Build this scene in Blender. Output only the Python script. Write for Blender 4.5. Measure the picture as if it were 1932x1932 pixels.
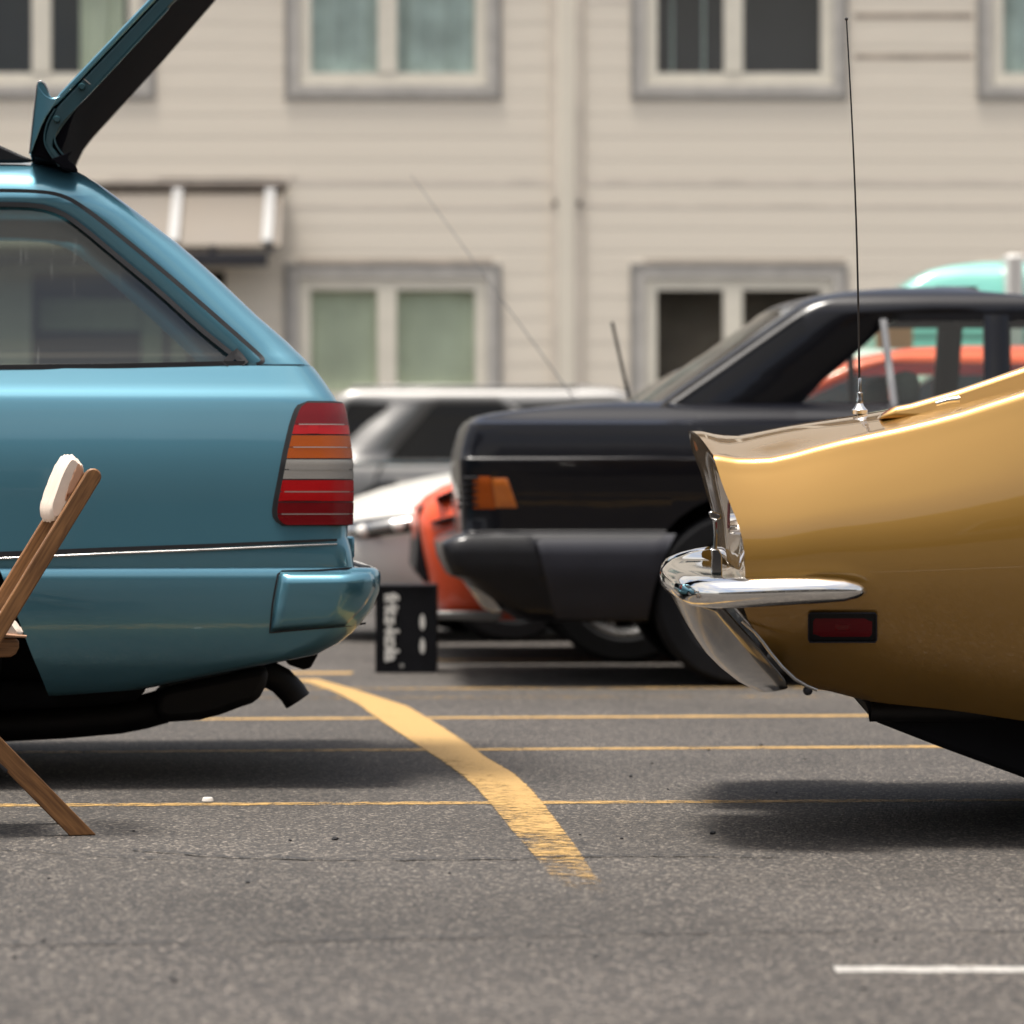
import bpy, bmesh, math, random
import numpy as np
from mathutils import Vector, Matrix
random.seed(7); rng = np.random.default_rng(7)
for o in list(bpy.data.objects): bpy.data.objects.remove(o)
SC = bpy.context.scene
COL = SC.collection

# ------------------------------------------------------------------ camera
F, CX, YH, CH = 7304.0, 966.0, 925.0, 0.69        # focal length / centre / horizon in photo units (1932 wide), camera height
cam = bpy.data.cameras.new('camera'); cam_o = bpy.data.objects.new('camera', cam); COL.objects.link(cam_o)
cam_o.location = (0, 0, CH); cam_o.rotation_euler = (math.radians(90), 0, 0)
cam.sensor_width = 36; cam.lens = 36 * F / 1932; cam.shift_y = -(966 - YH) / 1932
cam.clip_start = 0.1; cam.clip_end = 3000
cam.dof.use_dof = True; cam.dof.focus_distance = 8.1; cam.dof.aperture_fstop = 4.6
SC.camera = cam_o
# ------------------------------------------------------------------ sky, sun, exposure
SUN = Vector((-0.16, -0.065, 1.0)).normalized()
world = bpy.data.worlds.new('World'); SC.world = world; world.use_nodes = True
wn, wl = world.node_tree.nodes, world.node_tree.links
bg = wn['Background']; bg.inputs['Strength'].default_value = 0.096
sky = wn.new('ShaderNodeTexSky'); sky.sky_type = 'NISHITA'; sky.sun_disc = False
sky.sun_elevation = math.asin(SUN.z); sky.sun_rotation = math.atan2(SUN.x, SUN.y)
sky.air_density = 1.0; sky.dust_density = 4.0; sky.ozone_density = 1.0
bw = wn.new('ShaderNodeRGBToBW'); wl.new(sky.outputs[0], bw.inputs[0])
cl = wn.new('ShaderNodeMix'); cl.data_type = 'RGBA'; cl.blend_type = 'MULTIPLY'; cl.inputs[0].default_value = 1
wl.new(bw.outputs[0], cl.inputs[6]); cl.inputs[7].default_value = (1.75, 1.66, 1.55, 1)
tc = wn.new('ShaderNodeTexCoord'); mp = wn.new('ShaderNodeMapping'); mp.inputs['Scale'].default_value = (1.4, 1.4, 3.2)
wl.new(tc.outputs['Generated'], mp.inputs[0])
nz = wn.new('ShaderNodeTexNoise'); nz.inputs['Scale'].default_value = 2.3; nz.inputs['Detail'].default_value = 7; nz.inputs['Roughness'].default_value = 0.6
wl.new(mp.outputs[0], nz.inputs[0])
rp = wn.new('ShaderNodeValToRGB'); rp.color_ramp.elements[0].position = 0.40; rp.color_ramp.elements[1].position = 0.58
rp.color_ramp.elements[0].color = (0.12, 0.12, 0.12, 1)
wl.new(nz.outputs[0], rp.inputs[0])
mx = wn.new('ShaderNodeMix'); mx.data_type = 'RGBA'
wl.new(rp.outputs[0], mx.inputs[0]); wl.new(sky.outputs[0], mx.inputs[6]); wl.new(cl.outputs[2], mx.inputs[7])
wl.new(mx.outputs[2], bg.inputs[0])
sun = bpy.data.lights.new('sun', 'SUN'); sun.energy = 3.1; sun.angle = math.radians(12); sun.color = (1, 0.95, 0.87)
sun_o = bpy.data.objects.new('sun', sun); COL.objects.link(sun_o)
sun_o.rotation_euler = (-SUN).to_track_quat('-Z', 'Y').to_euler(); sun_o.location = (0, 0, 30)
vs = SC.view_settings; vs.view_transform = 'Standard'; vs.look = 'None'; vs.exposure = 1.05; vs.gamma = 1
SC.render.engine = 'CYCLES'; SC.cycles.use_denoising = True; SC.cycles.max_bounces = 10; SC.cycles.transparent_max_bounces = 16
SC.cycles.caustics_reflective = False; SC.cycles.caustics_refractive = False; SC.cycles.sample_clamp_indirect = 6

# ------------------------------------------------------------------ materials
M = {}
def mat(name, col, rough=0.5, metal=0.0, coat=0.0, coat_rough=0.03, var=0.0, vscale=8.0, bump=0.0, bscale=200.0, spec=0.5, flake=0.0, trans=0.0):
    m = bpy.data.materials.new(name); m.use_nodes = True; n, l = m.node_tree.nodes, m.node_tree.links
    b = n['Principled BSDF']; b.inputs['Base Color'].default_value = (*col, 1); b.inputs['Roughness'].default_value = rough
    b.inputs['Metallic'].default_value = metal; b.inputs['Coat Weight'].default_value = coat; b.inputs['Coat Roughness'].default_value = coat_rough
    b.inputs['Specular IOR Level'].default_value = spec
    b.inputs['Transmission Weight'].default_value = trans
    t = n.new('ShaderNodeTexCoord')
    if var > 0:
        z = n.new('ShaderNodeTexNoise'); z.inputs['Scale'].default_value = vscale; z.inputs['Detail'].default_value = 6; l.new(t.outputs['Object'], z.inputs[0])
        r = n.new('ShaderNodeMapRange'); r.inputs[1].default_value = 0.3; r.inputs[2].default_value = 0.7; r.inputs[3].default_value = 1 - var; r.inputs[4].default_value = 1 + var
        l.new(z.outputs[0], r.inputs[0])
        x = n.new('ShaderNodeMix'); x.data_type = 'RGBA'; x.blend_type = 'MULTIPLY'; x.inputs[0].default_value = 1; x.inputs[6].default_value = (*col, 1)
        l.new(r.outputs[0], x.inputs[7]); l.new(x.outputs[2], b.inputs['Base Color'])
        r2 = n.new('ShaderNodeMapRange'); r2.inputs[3].default_value = max(0, rough - var * .3); r2.inputs[4].default_value = min(1, rough + var * .3)
        l.new(z.outputs[0], r2.inputs[0]); l.new(r2.outputs[0], b.inputs['Roughness'])
    if bump > 0:
        z = n.new('ShaderNodeTexNoise'); z.inputs['Scale'].default_value = bscale; z.inputs['Detail'].default_value = 4; l.new(t.outputs['Object'], z.inputs[0])
        p = n.new('ShaderNodeBump'); p.inputs['Strength'].default_value = bump; p.inputs['Distance'].default_value = 0.002
        l.new(z.outputs[0], p.inputs['Height']); l.new(p.outputs[0], b.inputs['Normal'])
    M[name] = m; return m
def paint(name, col, metal=0.55, rough=0.38):
    m = mat(name, col, rough, metal, 1.0, 0.02, var=0.05, vscale=1.5)
    n, l = m.node_tree.nodes, m.node_tree.links; b = n['Principled BSDF']
    t = n.new('ShaderNodeTexCoord'); z = n.new('ShaderNodeTexNoise'); z.inputs['Scale'].default_value = 2.2; z.inputs['Detail'].default_value = 2
    l.new(t.outputs['Object'], z.inputs[0]); p = n.new('ShaderNodeBump'); p.inputs['Strength'].default_value = 0.05; p.inputs['Distance'].default_value = 0.02
    l.new(z.outputs[0], p.inputs['Height']); l.new(p.outputs[0], b.inputs['Coat Normal'])
    return m
def glass(name, tint, refl=1.0, dirt=0.0):
    m = bpy.data.materials.new(name); m.use_nodes = True; n, l = m.node_tree.nodes, m.node_tree.links
    n.remove(n['Principled BSDF']); out = n['Material Output']
    tr = n.new('ShaderNodeBsdfTransparent'); tr.inputs[0].default_value = (*tint, 1)
    gl = n.new('ShaderNodeBsdfGlossy'); gl.inputs['Roughness'].default_value = 0.02
    fr = n.new('ShaderNodeLayerWeight'); fr.inputs[0].default_value = 0.5
    pw = n.new('ShaderNodeMath'); pw.operation = 'POWER'; pw.inputs[1].default_value = 4.0; l.new(fr.outputs['Facing'], pw.inputs[0])
    mm = n.new('ShaderNodeMath'); mm.operation = 'MULTIPLY_ADD'; mm.inputs[1].default_value = .9; mm.inputs[2].default_value = .06*refl; mm.use_clamp = True; l.new(pw.outputs[0], mm.inputs[0])
    s = n.new('ShaderNodeMixShader'); l.new(mm.outputs[0], s.inputs[0]); l.new(tr.outputs[0], s.inputs[1]); l.new(gl.outputs[0], s.inputs[2])
    last = s
    if dirt > 0:
        t = n.new('ShaderNodeTexCoord'); mpn = n.new('ShaderNodeMapping'); mpn.inputs['Scale'].default_value = (60, 1, 5); mpn.inputs['Rotation'].default_value = (0, 0.3, 0)
        l.new(t.outputs['Object'], mpn.inputs[0])
        z = n.new('ShaderNodeTexNoise'); z.inputs['Scale'].default_value = 1.0; z.inputs['Detail'].default_value = 3; l.new(mpn.outputs[0], z.inputs[0])
        r = n.new('ShaderNodeMapRange'); r.inputs[1].default_value = 0.66; r.inputs[2].default_value = 0.8; r.inputs[3].default_value = 0.025; r.inputs[4].default_value = dirt
        l.new(z.outputs[0], r.inputs[0])
        d = n.new('ShaderNodeBsdfDiffuse'); d.inputs[0].default_value = (.55, .58, .55, 1)
        s2 = n.new('ShaderNodeMixShader'); l.new(r.outputs[0], s2.inputs[0]); l.new(s.outputs[0], s2.inputs[1]); l.new(d.outputs[0], s2.inputs[2]); last = s2
    l.new(last.outputs[0], out.inputs[0]); M[name] = m; return m

paint('teal_paint', (0.095, 0.262, 0.345), 0.60, 0.29)
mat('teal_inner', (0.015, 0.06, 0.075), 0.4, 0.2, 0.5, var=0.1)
paint('gold_paint', (0.39, 0.212, 0.042), 0.50, 0.31)
paint('black_paint', (0.003, 0.0033, 0.006), 0.0, 0.3); M['black_paint'].node_tree.nodes['Principled BSDF'].inputs['Specular IOR Level'].default_value = 0.2
paint('silver_paint', (0.165, 0.162, 0.157), 0.4, 0.4)
paint('white_paint', (0.55, 0.535, 0.50), 0.0, 0.35)
paint('orange_paint', (0.75, 0.075, 0.012), 0.0, 0.35)
paint('mint_paint', (0.15, 0.46, 0.39), 0.0, 0.4)
for k_, c_ in (('orange_paint', .35), ('black_paint', .35), ('silver_paint', .5), ('white_paint', .5)): M[k_].node_tree.nodes['Principled BSDF'].inputs['Coat Weight'].default_value = c_
mat('chrome', (0.80, 0.79, 0.77), 0.045, 1.0, var=0.04, vscale=5)
mat('worn_chrome', (0.42, 0.41, 0.40), 0.14, 1.0, var=0.25, vscale=9)
mat('hatch_trim', (0.004, 0.004, 0.006), 0.9, spec=0.05)
mat('dull_chrome', (0.13, 0.125, 0.12), 0.10, 1.0, var=0.25, vscale=9)
mat('rubber', (0.012, 0.012, 0.014), 0.55, var=0.2, vscale=30)
mat('black_plastic', (0.008, 0.008, 0.010), 0.5, spec=0.25, var=0.15, vscale=20, bump=0.15, bscale=900)
mat('grey_cladding', (0.024, 0.0245, 0.032), 0.5, spec=0.25, var=0.1, vscale=6)
mat('underbody', (0.008, 0.008, 0.010), 0.8, spec=0.2, var=0.3, vscale=10)
mat('unused_lining', (0.05, 0.05, 0.052), 0.9, var=0.2, vscale=20)
mat('seat_cloth', (0.09, 0.09, 0.085), 0.9, var=0.1, vscale=40)
mat('tyre', (0.008, 0.008, 0.009), 0.8, spec=0.2, var=0.2, vscale=15, bump=0.3, bscale=300)
mat('alloy', (0.55, 0.55, 0.55), 0.28, 0.9, var=0.15, vscale=12)
mat('rust_pipe', (0.014, 0.013, 0.014), 0.6, 0.3, var=0.3, vscale=20)
def lens(name, col, rib=True):
    m = mat(name, col, 0.24, 0.0, 0.15, 0.02, spec=0.3)
    n, l = m.node_tree.nodes, m.node_tree.links; b = n['Principled BSDF']
    b.inputs['Subsurface Weight'].default_value = 0.0
    t = n.new('ShaderNodeTexCoord'); mpn = n.new('ShaderNodeMapping'); mpn.inputs['Scale'].default_value = (330, 60, 140); l.new(t.outputs['Object'], mpn.inputs[0])
    w = n.new('ShaderNodeTexWave'); w.inputs['Scale'].default_value = 1; w.inputs['Distortion'].default_value = 0.4; w.wave_profile = 'SIN'; l.new(mpn.outputs[0], w.inputs[0])
    p = n.new('ShaderNodeBump'); p.inputs['Strength'].default_value = 0.35; p.inputs['Distance'].default_value = 0.002
    l.new(w.outputs[0], p.inputs['Height']); l.new(p.outputs[0], b.inputs['Normal'])
    r = n.new('ShaderNodeMapRange'); r.inputs[3].default_value = 0.6; r.inputs[4].default_value = 1.15; l.new(w.outputs[0], r.inputs[0])
    x = n.new('ShaderNodeMix'); x.data_type = 'RGBA'; x.blend_type = 'MULTIPLY'; x.inputs[0].default_value = 1; x.inputs[6].default_value = (*col, 1)
    l.new(r.outputs[0], x.inputs[7]); l.new(x.outputs[2], b.inputs['Base Color'])
    return m
lens('red_lens', (0.50, 0.004, 0.007)); lens('dark_red_lens', (0.20, 0.002, 0.006)); lens('amber_lens', (0.45, 0.085, 0.004)); lens('clear_lens', (0.36, 0.34, 0.31))
mat('amber_plain', (0.46, 0.115, 0.006), 0.3, coat=1); mat('marker_red', (0.14, 0.003, 0.008), 0.5, coat=0.15, spec=0.2)
mat('lamp_glass', (0.34, 0.34, 0.33), 0.12, 0.8, 1.0)
glass('tinted_glass', (0.44, 0.51, 0.475), 1.0, 0.12)
glass('green_glass', (0.82, 0.92, 0.87), 1.0)
glass('dark_glass', (0.06, 0.065, 0.075), 0.5)
glass('window_glass', (0.95, 0.97, 0.96), 0.5)
# wood
def wood(name, c1, c2, ax=(3, 40, 40)):
    m = mat(name, c1, 0.5); n, l = m.node_tree.nodes, m.node_tree.links; b = n['Principled BSDF']
    t = n.new('ShaderNodeTexCoord'); mpn = n.new('ShaderNodeMapping'); mpn.inputs['Scale'].default_value = ax; l.new(t.outputs['Object'], mpn.inputs[0])
    z = n.new('ShaderNodeTexNoise'); z.inputs['Scale'].default_value = 4; z.inputs['Detail'].default_value = 8; z.inputs['Distortion'].default_value = 0.6; l.new(mpn.outputs[0], z.inputs[0])
    r = n.new('ShaderNodeValToRGB'); r.color_ramp.elements[0].position = .35; r.color_ramp.elements[1].position = .68
    r.color_ramp.elements[0].color = (*c1, 1); r.color_ramp.elements[1].color = (*c2, 1); l.new(z.outputs[0], r.inputs[0]); l.new(r.outputs[0], b.inputs['Base Color'])
    p = n.new('ShaderNodeBump'); p.inputs['Strength'].default_value = .15; p.inputs['Distance'].default_value = .001; l.new(z.outputs[0], p.inputs['Height']); l.new(p.outputs[0], b.inputs['Normal'])
wood('walnut', (0.115, 0.048, 0.014), (0.27, 0.125, 0.042))
mat('canvas', (0.66, 0.55, 0.46), 0.9, var=0.08, vscale=25, bump=0.3, bscale=700)
mat('canvas_trim', (0.42, 0.24, 0.15), 0.85, var=0.1, vscale=25)
mat('crate_black', (0.006, 0.006, 0.008), 0.55, spec=0.2, var=0.2, vscale=20)
mat('print_white', (0.75, 0.73, 0.68), 0.6, var=0.1, vscale=40)
mat('facade', (0.885, 0.797, 0.665), 0.75, var=0.05, vscale=1.2, bump=0.1, bscale=80)
mat('facade_trim', (0.86, 0.785, 0.65), 0.7, var=0.04, vscale=2)
mat('alu_casing', (0.56, 0.525, 0.475), 0.6, 0.0, var=0.12, vscale=5)
mat('alu_edge', (0.33, 0.31, 0.285), 0.6, 0.0, var=0.12, vscale=5)
mat('upvc', (0.86, 0.80, 0.67), 0.5, var=0.05, vscale=4)
mat('curtain_teal', (0.50, 0.60, 0.57), 0.9, var=0.25, vscale=2.5); mat('curtain_green', (0.72, 0.76, 0.58), 0.9, var=0.12, vscale=2)
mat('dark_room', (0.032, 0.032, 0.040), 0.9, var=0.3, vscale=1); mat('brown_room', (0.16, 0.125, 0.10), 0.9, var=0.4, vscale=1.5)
mat('bracket_grey', (0.22, 0.22, 0.22), 0.5, var=0.1); mat('gutter_dark', (0.022, 0.021, 0.026), 0.6); mat('soot', (0.16, 0.13, 0.11), 0.9, var=0.4, vscale=3)
mat('stain', (0.40, 0.33, 0.265), 0.9, var=0.35, vscale=3); mat('faint_stain', (0.79, 0.705, 0.60), 0.9, var=0.12, vscale=2)
mat('awning_panel', (0.115, 0.09, 0.065), 0.6, var=0.15, vscale=2)
mat('stone_chip', (0.012, 0.012, 0.014), 0.8, var=0.3, vscale=60); mat('pale_chip', (0.55, 0.53, 0.5), 0.8)
mat('far_wall', (0.26, 0.235, 0.20), 0.85, var=0.15, vscale=0.3); mat('mirrored_dark_band', (0.045, 0.04, 0.04), 0.8, var=0.3, vscale=0.6); mat('tan_board', (0.36, 0.17, 0.08), 0.7, var=0.15, vscale=3)
mat('tar', (0.010, 0.010, 0.012), 0.8, var=0.3, vscale=9)

def asphalt():
    m = bpy.data.materials.new('asphalt'); m.use_nodes = True; n, l = m.node_tree.nodes, m.node_tree.links; b = n['Principled BSDF']
    t = n.new('ShaderNodeTexCoord')
    v = n.new('ShaderNodeTexVoronoi'); v.inputs['Scale'].default_value = 165; l.new(t.outputs['Object'], v.inputs[0])
    v2 = n.new('ShaderNodeTexVoronoi'); v2.inputs['Scale'].default_value = 230; l.new(t.outputs['Object'], v2.inputs[0])
    r = n.new('ShaderNodeValToRGB'); e = r.color_ramp.elements
    e[0].position = 0.0; e[0].color = (0.016, 0.0155, 0.017, 1); e[1].position = 1.0; e[1].color = (0.60, 0.54, 0.47, 1)
    for p_, c_ in ((0.35, (0.052, 0.050, 0.050, 1)), (0.68, (0.095, 0.09, 0.085, 1)), (0.86, (0.17, 0.145, 0.12, 1))):
        q = e.new(p_); q.color = c_
    sx = n.new('ShaderNodeSeparateColor'); l.new(v.outputs['Color'], sx.inputs[0]); l.new(sx.outputs[0], r.inputs[0])
    sx2 = n.new('ShaderNodeSeparateColor'); l.new(v2.outputs['Color'], sx2.inputs[0])
    r2 = n.new('ShaderNodeValToRGB'); r2.color_ramp.elements[0].color = (0.035, 0.034, 0.035, 1); r2.color_ramp.elements[1].color = (0.16, 0.15, 0.14, 1); l.new(sx2.outputs[0], r2.inputs[0])
    x = n.new('ShaderNodeMix'); x.data_type = 'RGBA'; x.inputs[0].default_value = 0.4; l.new(r.outputs[0], x.inputs[6]); l.new(r2.outputs[0], x.inputs[7])
    z = n.new('ShaderNodeTexNoise'); z.inputs['Scale'].default_value = 0.9; z.inputs['Detail'].default_value = 6; l.new(t.outputs['Object'], z.inputs[0])
    mr = n.new('ShaderNodeMapRange'); mr.inputs[1].default_value = .3; mr.inputs[2].default_value = .7; mr.inputs[3].default_value = .42; mr.inputs[4].default_value = .70; l.new(z.outputs[0], mr.inputs[0])
    y = n.new('ShaderNodeMix'); y.data_type = 'RGBA'; y.blend_type = 'MULTIPLY'; y.inputs[0].default_value = 1; l.new(x.outputs[2], y.inputs[6]); l.new(mr.outputs[0], y.inputs[7])
    w_ = n.new('ShaderNodeMix'); w_.data_type = 'RGBA'; w_.blend_type = 'MULTIPLY'; w_.inputs[0].default_value = 1; l.new(y.outputs[2], w_.inputs[6]); w_.inputs[7].default_value = (1.0, .965, .94, 1)
    l.new(w_.outputs[2], b.inputs['Base Color']); b.inputs['Roughness'].default_value = 0.8; b.inputs['Specular IOR Level'].default_value = 0.3
    p = n.new('ShaderNodeBump'); p.inputs['Strength'].default_value = 0.9; p.inputs['Distance'].default_value = 0.004
    l.new(v.outputs['Distance'], p.inputs['Height']); p.invert = True; l.new(p.outputs[0], b.inputs['Normal'])
    M['asphalt'] = m
asphalt()
def worn(name, col, wear_lo, wear_hi, scale=(9, 60, 1)):
    """road paint: the sheet is perforated where the paint has worn away; fine grain follows the stone of the asphalt"""
    m = mat(name, col, 0.75); n, l = m.node_tree.nodes, m.node_tree.links; b = n['Principled BSDF']
    t = n.new('ShaderNodeTexCoord')
    v = n.new('ShaderNodeTexVoronoi'); v.inputs['Scale'].default_value = 150; l.new(t.outputs['Object'], v.inputs[0])
    z = n.new('ShaderNodeTexNoise'); z.inputs['Scale'].default_value = 3.2; z.inputs['Detail'].default_value = 5; l.new(t.outputs['Object'], z.inputs[0])
    m2 = n.new('ShaderNodeMapping'); m2.inputs['Scale'].default_value = (.9, 1.2, 1); l.new(t.outputs['Object'], m2.inputs[0]); z2 = n.new('ShaderNodeTexNoise'); z2.inputs['Scale'].default_value = 26; z2.inputs['Detail'].default_value = 6; z2.inputs['Roughness'].default_value = .8; l.new(m2.outputs[0], z2.inputs[0])
    at = n.new('ShaderNodeAttribute'); at.attribute_name = 'wear'
    a1 = n.new('ShaderNodeMath'); a1.operation = 'MULTIPLY'; a1.inputs[1].default_value = .25; l.new(z.outputs[0], a1.inputs[0])
    a2 = n.new('ShaderNodeMath'); a2.operation = 'MULTIPLY_ADD'; a2.inputs[1].default_value = .85; l.new(z2.outputs[0], a2.inputs[0]); l.new(a1.outputs[0], a2.inputs[2])
    a3 = n.new('ShaderNodeMath'); a3.operation = 'ADD'; l.new(a2.outputs[0], a3.inputs[0]); l.new(at.outputs['Fac'], a3.inputs[1])
    r = n.new('ShaderNodeMapRange'); r.inputs[1].default_value = wear_lo; r.inputs[2].default_value = wear_hi; r.inputs[3].default_value = 1; r.inputs[4].default_value = 0; l.new(a3.outputs[0], r.inputs[0])
    l.new(r.outputs[0], b.inputs['Alpha'])
    s = n.new('ShaderNodeMapRange'); s.inputs[3].default_value = 1.12; s.inputs[4].default_value = .72; l.new(v.outputs['Distance'], s.inputs[0]); s.inputs[2].default_value = .9
    x = n.new('ShaderNodeMix'); x.data_type = 'RGBA'; x.blend_type = 'MULTIPLY'; x.inputs[0].default_value = 1; x.inputs[6].default_value = (*col, 1); l.new(s.outputs[0], x.inputs[7]); l.new(x.outputs[2], b.inputs['Base Color'])
    p = n.new('ShaderNodeBump'); p.inputs['Strength'].default_value = .5; p.inputs['Distance'].default_value = .003; p.invert = True; l.new(v.outputs['Distance'], p.inputs['Height']); l.new(p.outputs[0], b.inputs['Normal'])
worn('yellow_road_paint', (0.385, 0.235, 0.075), 0.565, 0.72); worn('white_road_paint', (0.36, 0.345, 0.32), 0.565, 0.72); worn('crack_dark', (0.012, 0.012, 0.013), 0.52, 0.64)

# ------------------------------------------------------------------ helpers
def mesh(name, V, Fc, m=None, parent=None, smooth=35):
    me = bpy.data.meshes.new(name); me.from_pydata([tuple(v) for v in V], [], Fc); me.update()
    if smooth:
        me.shade_smooth(); me.set_sharp_from_angle(angle=math.radians(smooth))
    if m: me.materials.append(M[m] if isinstance(m, str) else m)
    o = bpy.data.objects.new(name, me); COL.objects.link(o)
    if parent: o.parent = parent
    return o
def fixn(o):
    b = bmesh.new(); b.from_mesh(o.data); bmesh.ops.recalc_face_normals(b, faces=b.faces); b.to_mesh(o.data); b.free(); return o
def bev(o, w, seg=2):
    k = o.modifiers.new('bevel', 'BEVEL'); k.width = w; k.segments = seg; k.limit_method = 'ANGLE'; k.angle_limit = math.radians(40); return o
def empty(name, loc, rz=0):
    o = bpy.data.objects.new(name, None); COL.objects.link(o); o.location = loc; o.rotation_euler = (0, 0, rz); o.empty_display_size = .2; return o
def sub(name, parent):
    o = bpy.data.objects.new(name, None); COL.objects.link(o); o.parent = parent; return o
def tag(o, label=None, cat=None, group=None, kind=None):
    if label: o['label'] = label
    if cat: o['category'] = cat
    if group: o['group'] = group
    if kind: o['kind'] = kind
    return o
BOXF = [(0,3,2,1),(4,5,6,7),(0,1,5,4),(1,2,6,5),(2,3,7,6),(3,0,4,7)]
def box(name, x0, x1, y0, y1, z0, z1, m, parent=None, b=0.0):
    V = [(x0,y0,z0),(x1,y0,z0),(x1,y1,z0),(x0,y1,z0),(x0,y0,z1),(x1,y0,z1),(x1,y1,z1),(x0,y1,z1)]
    o = mesh(name, V, BOXF, m, parent, 30)
    if b: bev(o, b)
    return o
UNIT = None
def prism(name, prof, y0, y1, m, parent=None, b=0.0, smooth=30):
    """closed outline prof [(x,z)] extruded from y0 to y1"""
    a = sum(prof[i][0]*prof[(i+1)%len(prof)][1]-prof[(i+1)%len(prof)][0]*prof[i][1] for i in range(len(prof)))
    if a < 0: prof = prof[::-1]
    n = len(prof); V = [(x,y0,z) for x,z in prof] + [(x,y1,z) for x,z in prof]
    Fc = [tuple(range(n)), tuple(range(2*n-1, n-1, -1))] + [(i, n+i, n+(i+1)%n, (i+1)%n) for i in range(n)]
    o = mesh(name, V, Fc, m, parent, smooth)
    fixn(o)
    if b: bev(o, b)
    return o
def tube(name, P, r, m, parent=None, seg=10, cap=True):
    P = [Vector(p) for p in P]; n = len(P); R = r if hasattr(r, '__len__') else [r]*n
    V, Fc = [], []; up = Vector((0.13, 0.31, 1)).normalized()
    for i, p in enumerate(P):
        t = (P[min(i+1,n-1)] - P[max(i-1,0)]).normalized(); a = t.cross(up)
        if a.length < .05: a = t.cross(Vector((1,0,0)))
        a.normalize(); c = t.cross(a)
        for k in range(seg):
            w = 2*math.pi*k/seg; V.append(p + (a*math.cos(w) + c*math.sin(w))*R[i])
    for i in range(n-1):
        for k in range(seg):
            Fc.append((i*seg+k, i*seg+(k+1)%seg, (i+1)*seg+(k+1)%seg, (i+1)*seg+k))
    if cap: Fc += [tuple(range(seg-1,-1,-1)), tuple(range((n-1)*seg, n*seg))]
    return fixn(mesh(name, V, Fc, m, parent, 50))
def lathe(name, prof, m, parent=None, seg=40, c=(0,0,0), axis='y'):
    """prof [(radius, along)] revolved about the axis; closed if first == last"""
    V, Fc = [], []; n = len(prof)
    for k in range(seg):
        w = 2*math.pi*k/seg
        for r, a in prof:
            V.append((c[0]+r*math.cos(w), c[1]+a, c[2]+r*math.sin(w)) if axis == 'y' else (c[0]+r*math.cos(w), c[1]+r*math.sin(w), c[2]+a))
    for k in range(seg):
        for i in range(n-1):
            Fc.append((k*n+i, k*n+i+1, ((k+1)%seg)*n+i+1, ((k+1)%seg)*n+i))
    return fixn(mesh(name, V, Fc, m, parent, 40))
def grid(name, P, m, parent=None, smooth=40, close=False):
    """P[i][j] -> surface"""
    r, c = len(P), len(P[0]); V = [p for row in P for p in row]
    Fc = [(i*c+j, i*c+j+1, (i+1)*c+j+1, (i+1)*c+j) for i in range(r-1) for j in range(c-1)]
    return mesh(name, V, Fc, m, parent, smooth)
def solid(o, t, off=-1):
    k = o.modifiers.new('thick', 'SOLIDIFY'); k.thickness = t; k.offset = off; return o
def itp(x, tab):
    t = sorted(tab); return float(np.interp(x, [a for a,_ in t], [b for _,b in t]))
def smooth_tab(tab):
    """denser, slope-continuous version of a table"""
    t = sorted(tab); xs = np.array([a for a,_ in t]); ys = np.array([b for _,b in t]); n = len(xs); d = np.zeros(n)
    h = np.diff(xs); s = np.diff(ys)/h
    for i in range(1, n-1):
        d[i] = 0 if s[i-1]*s[i] <= 0 else 2*s[i-1]*s[i]/(s[i-1]+s[i])
    d[0], d[-1] = s[0], s[-1]; out = []
    for i in range(n-1):
        for u in np.linspace(0, 1, 9)[:-1]:
            y = (2*u**3-3*u*u+1)*ys[i] + (u**3-2*u*u+u)*h[i]*d[i] + (-2*u**3+3*u*u)*ys[i+1] + (u**3-u*u)*h[i]*d[i+1]
            out.append((xs[i]+u*h[i], y))
    out.append((xs[-1], ys[-1])); return out
class Frame:
    """a thing standing at (x, y), turned by th; loc() gives the local point seen at (xv, yv) that lies d metres behind its near side"""
    def __init__(s, xv, D, th): s.x, s.y, s.th = (xv-CX)/F*D, D, math.radians(th)
    def loc(s, xv, yv, d=0.0):
        c, n = math.cos(s.th), math.sin(s.th); k = (xv-CX)/F
        t = (d - s.x*n + s.y*c) / (c - k*n); X, Y = k*t - s.x, t - s.y
        return Vector((X*c + Y*n, d, CH + (YH-yv)/F*t))
    def empty(s, name): return empty(name, (s.x, s.y, 0), s.th)
def at(xv, yv, D): return Vector(((xv-CX)/F*D, D, CH+(YH-yv)/F*D))
def gdist(yv): return F*CH/(yv-YH)

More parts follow.
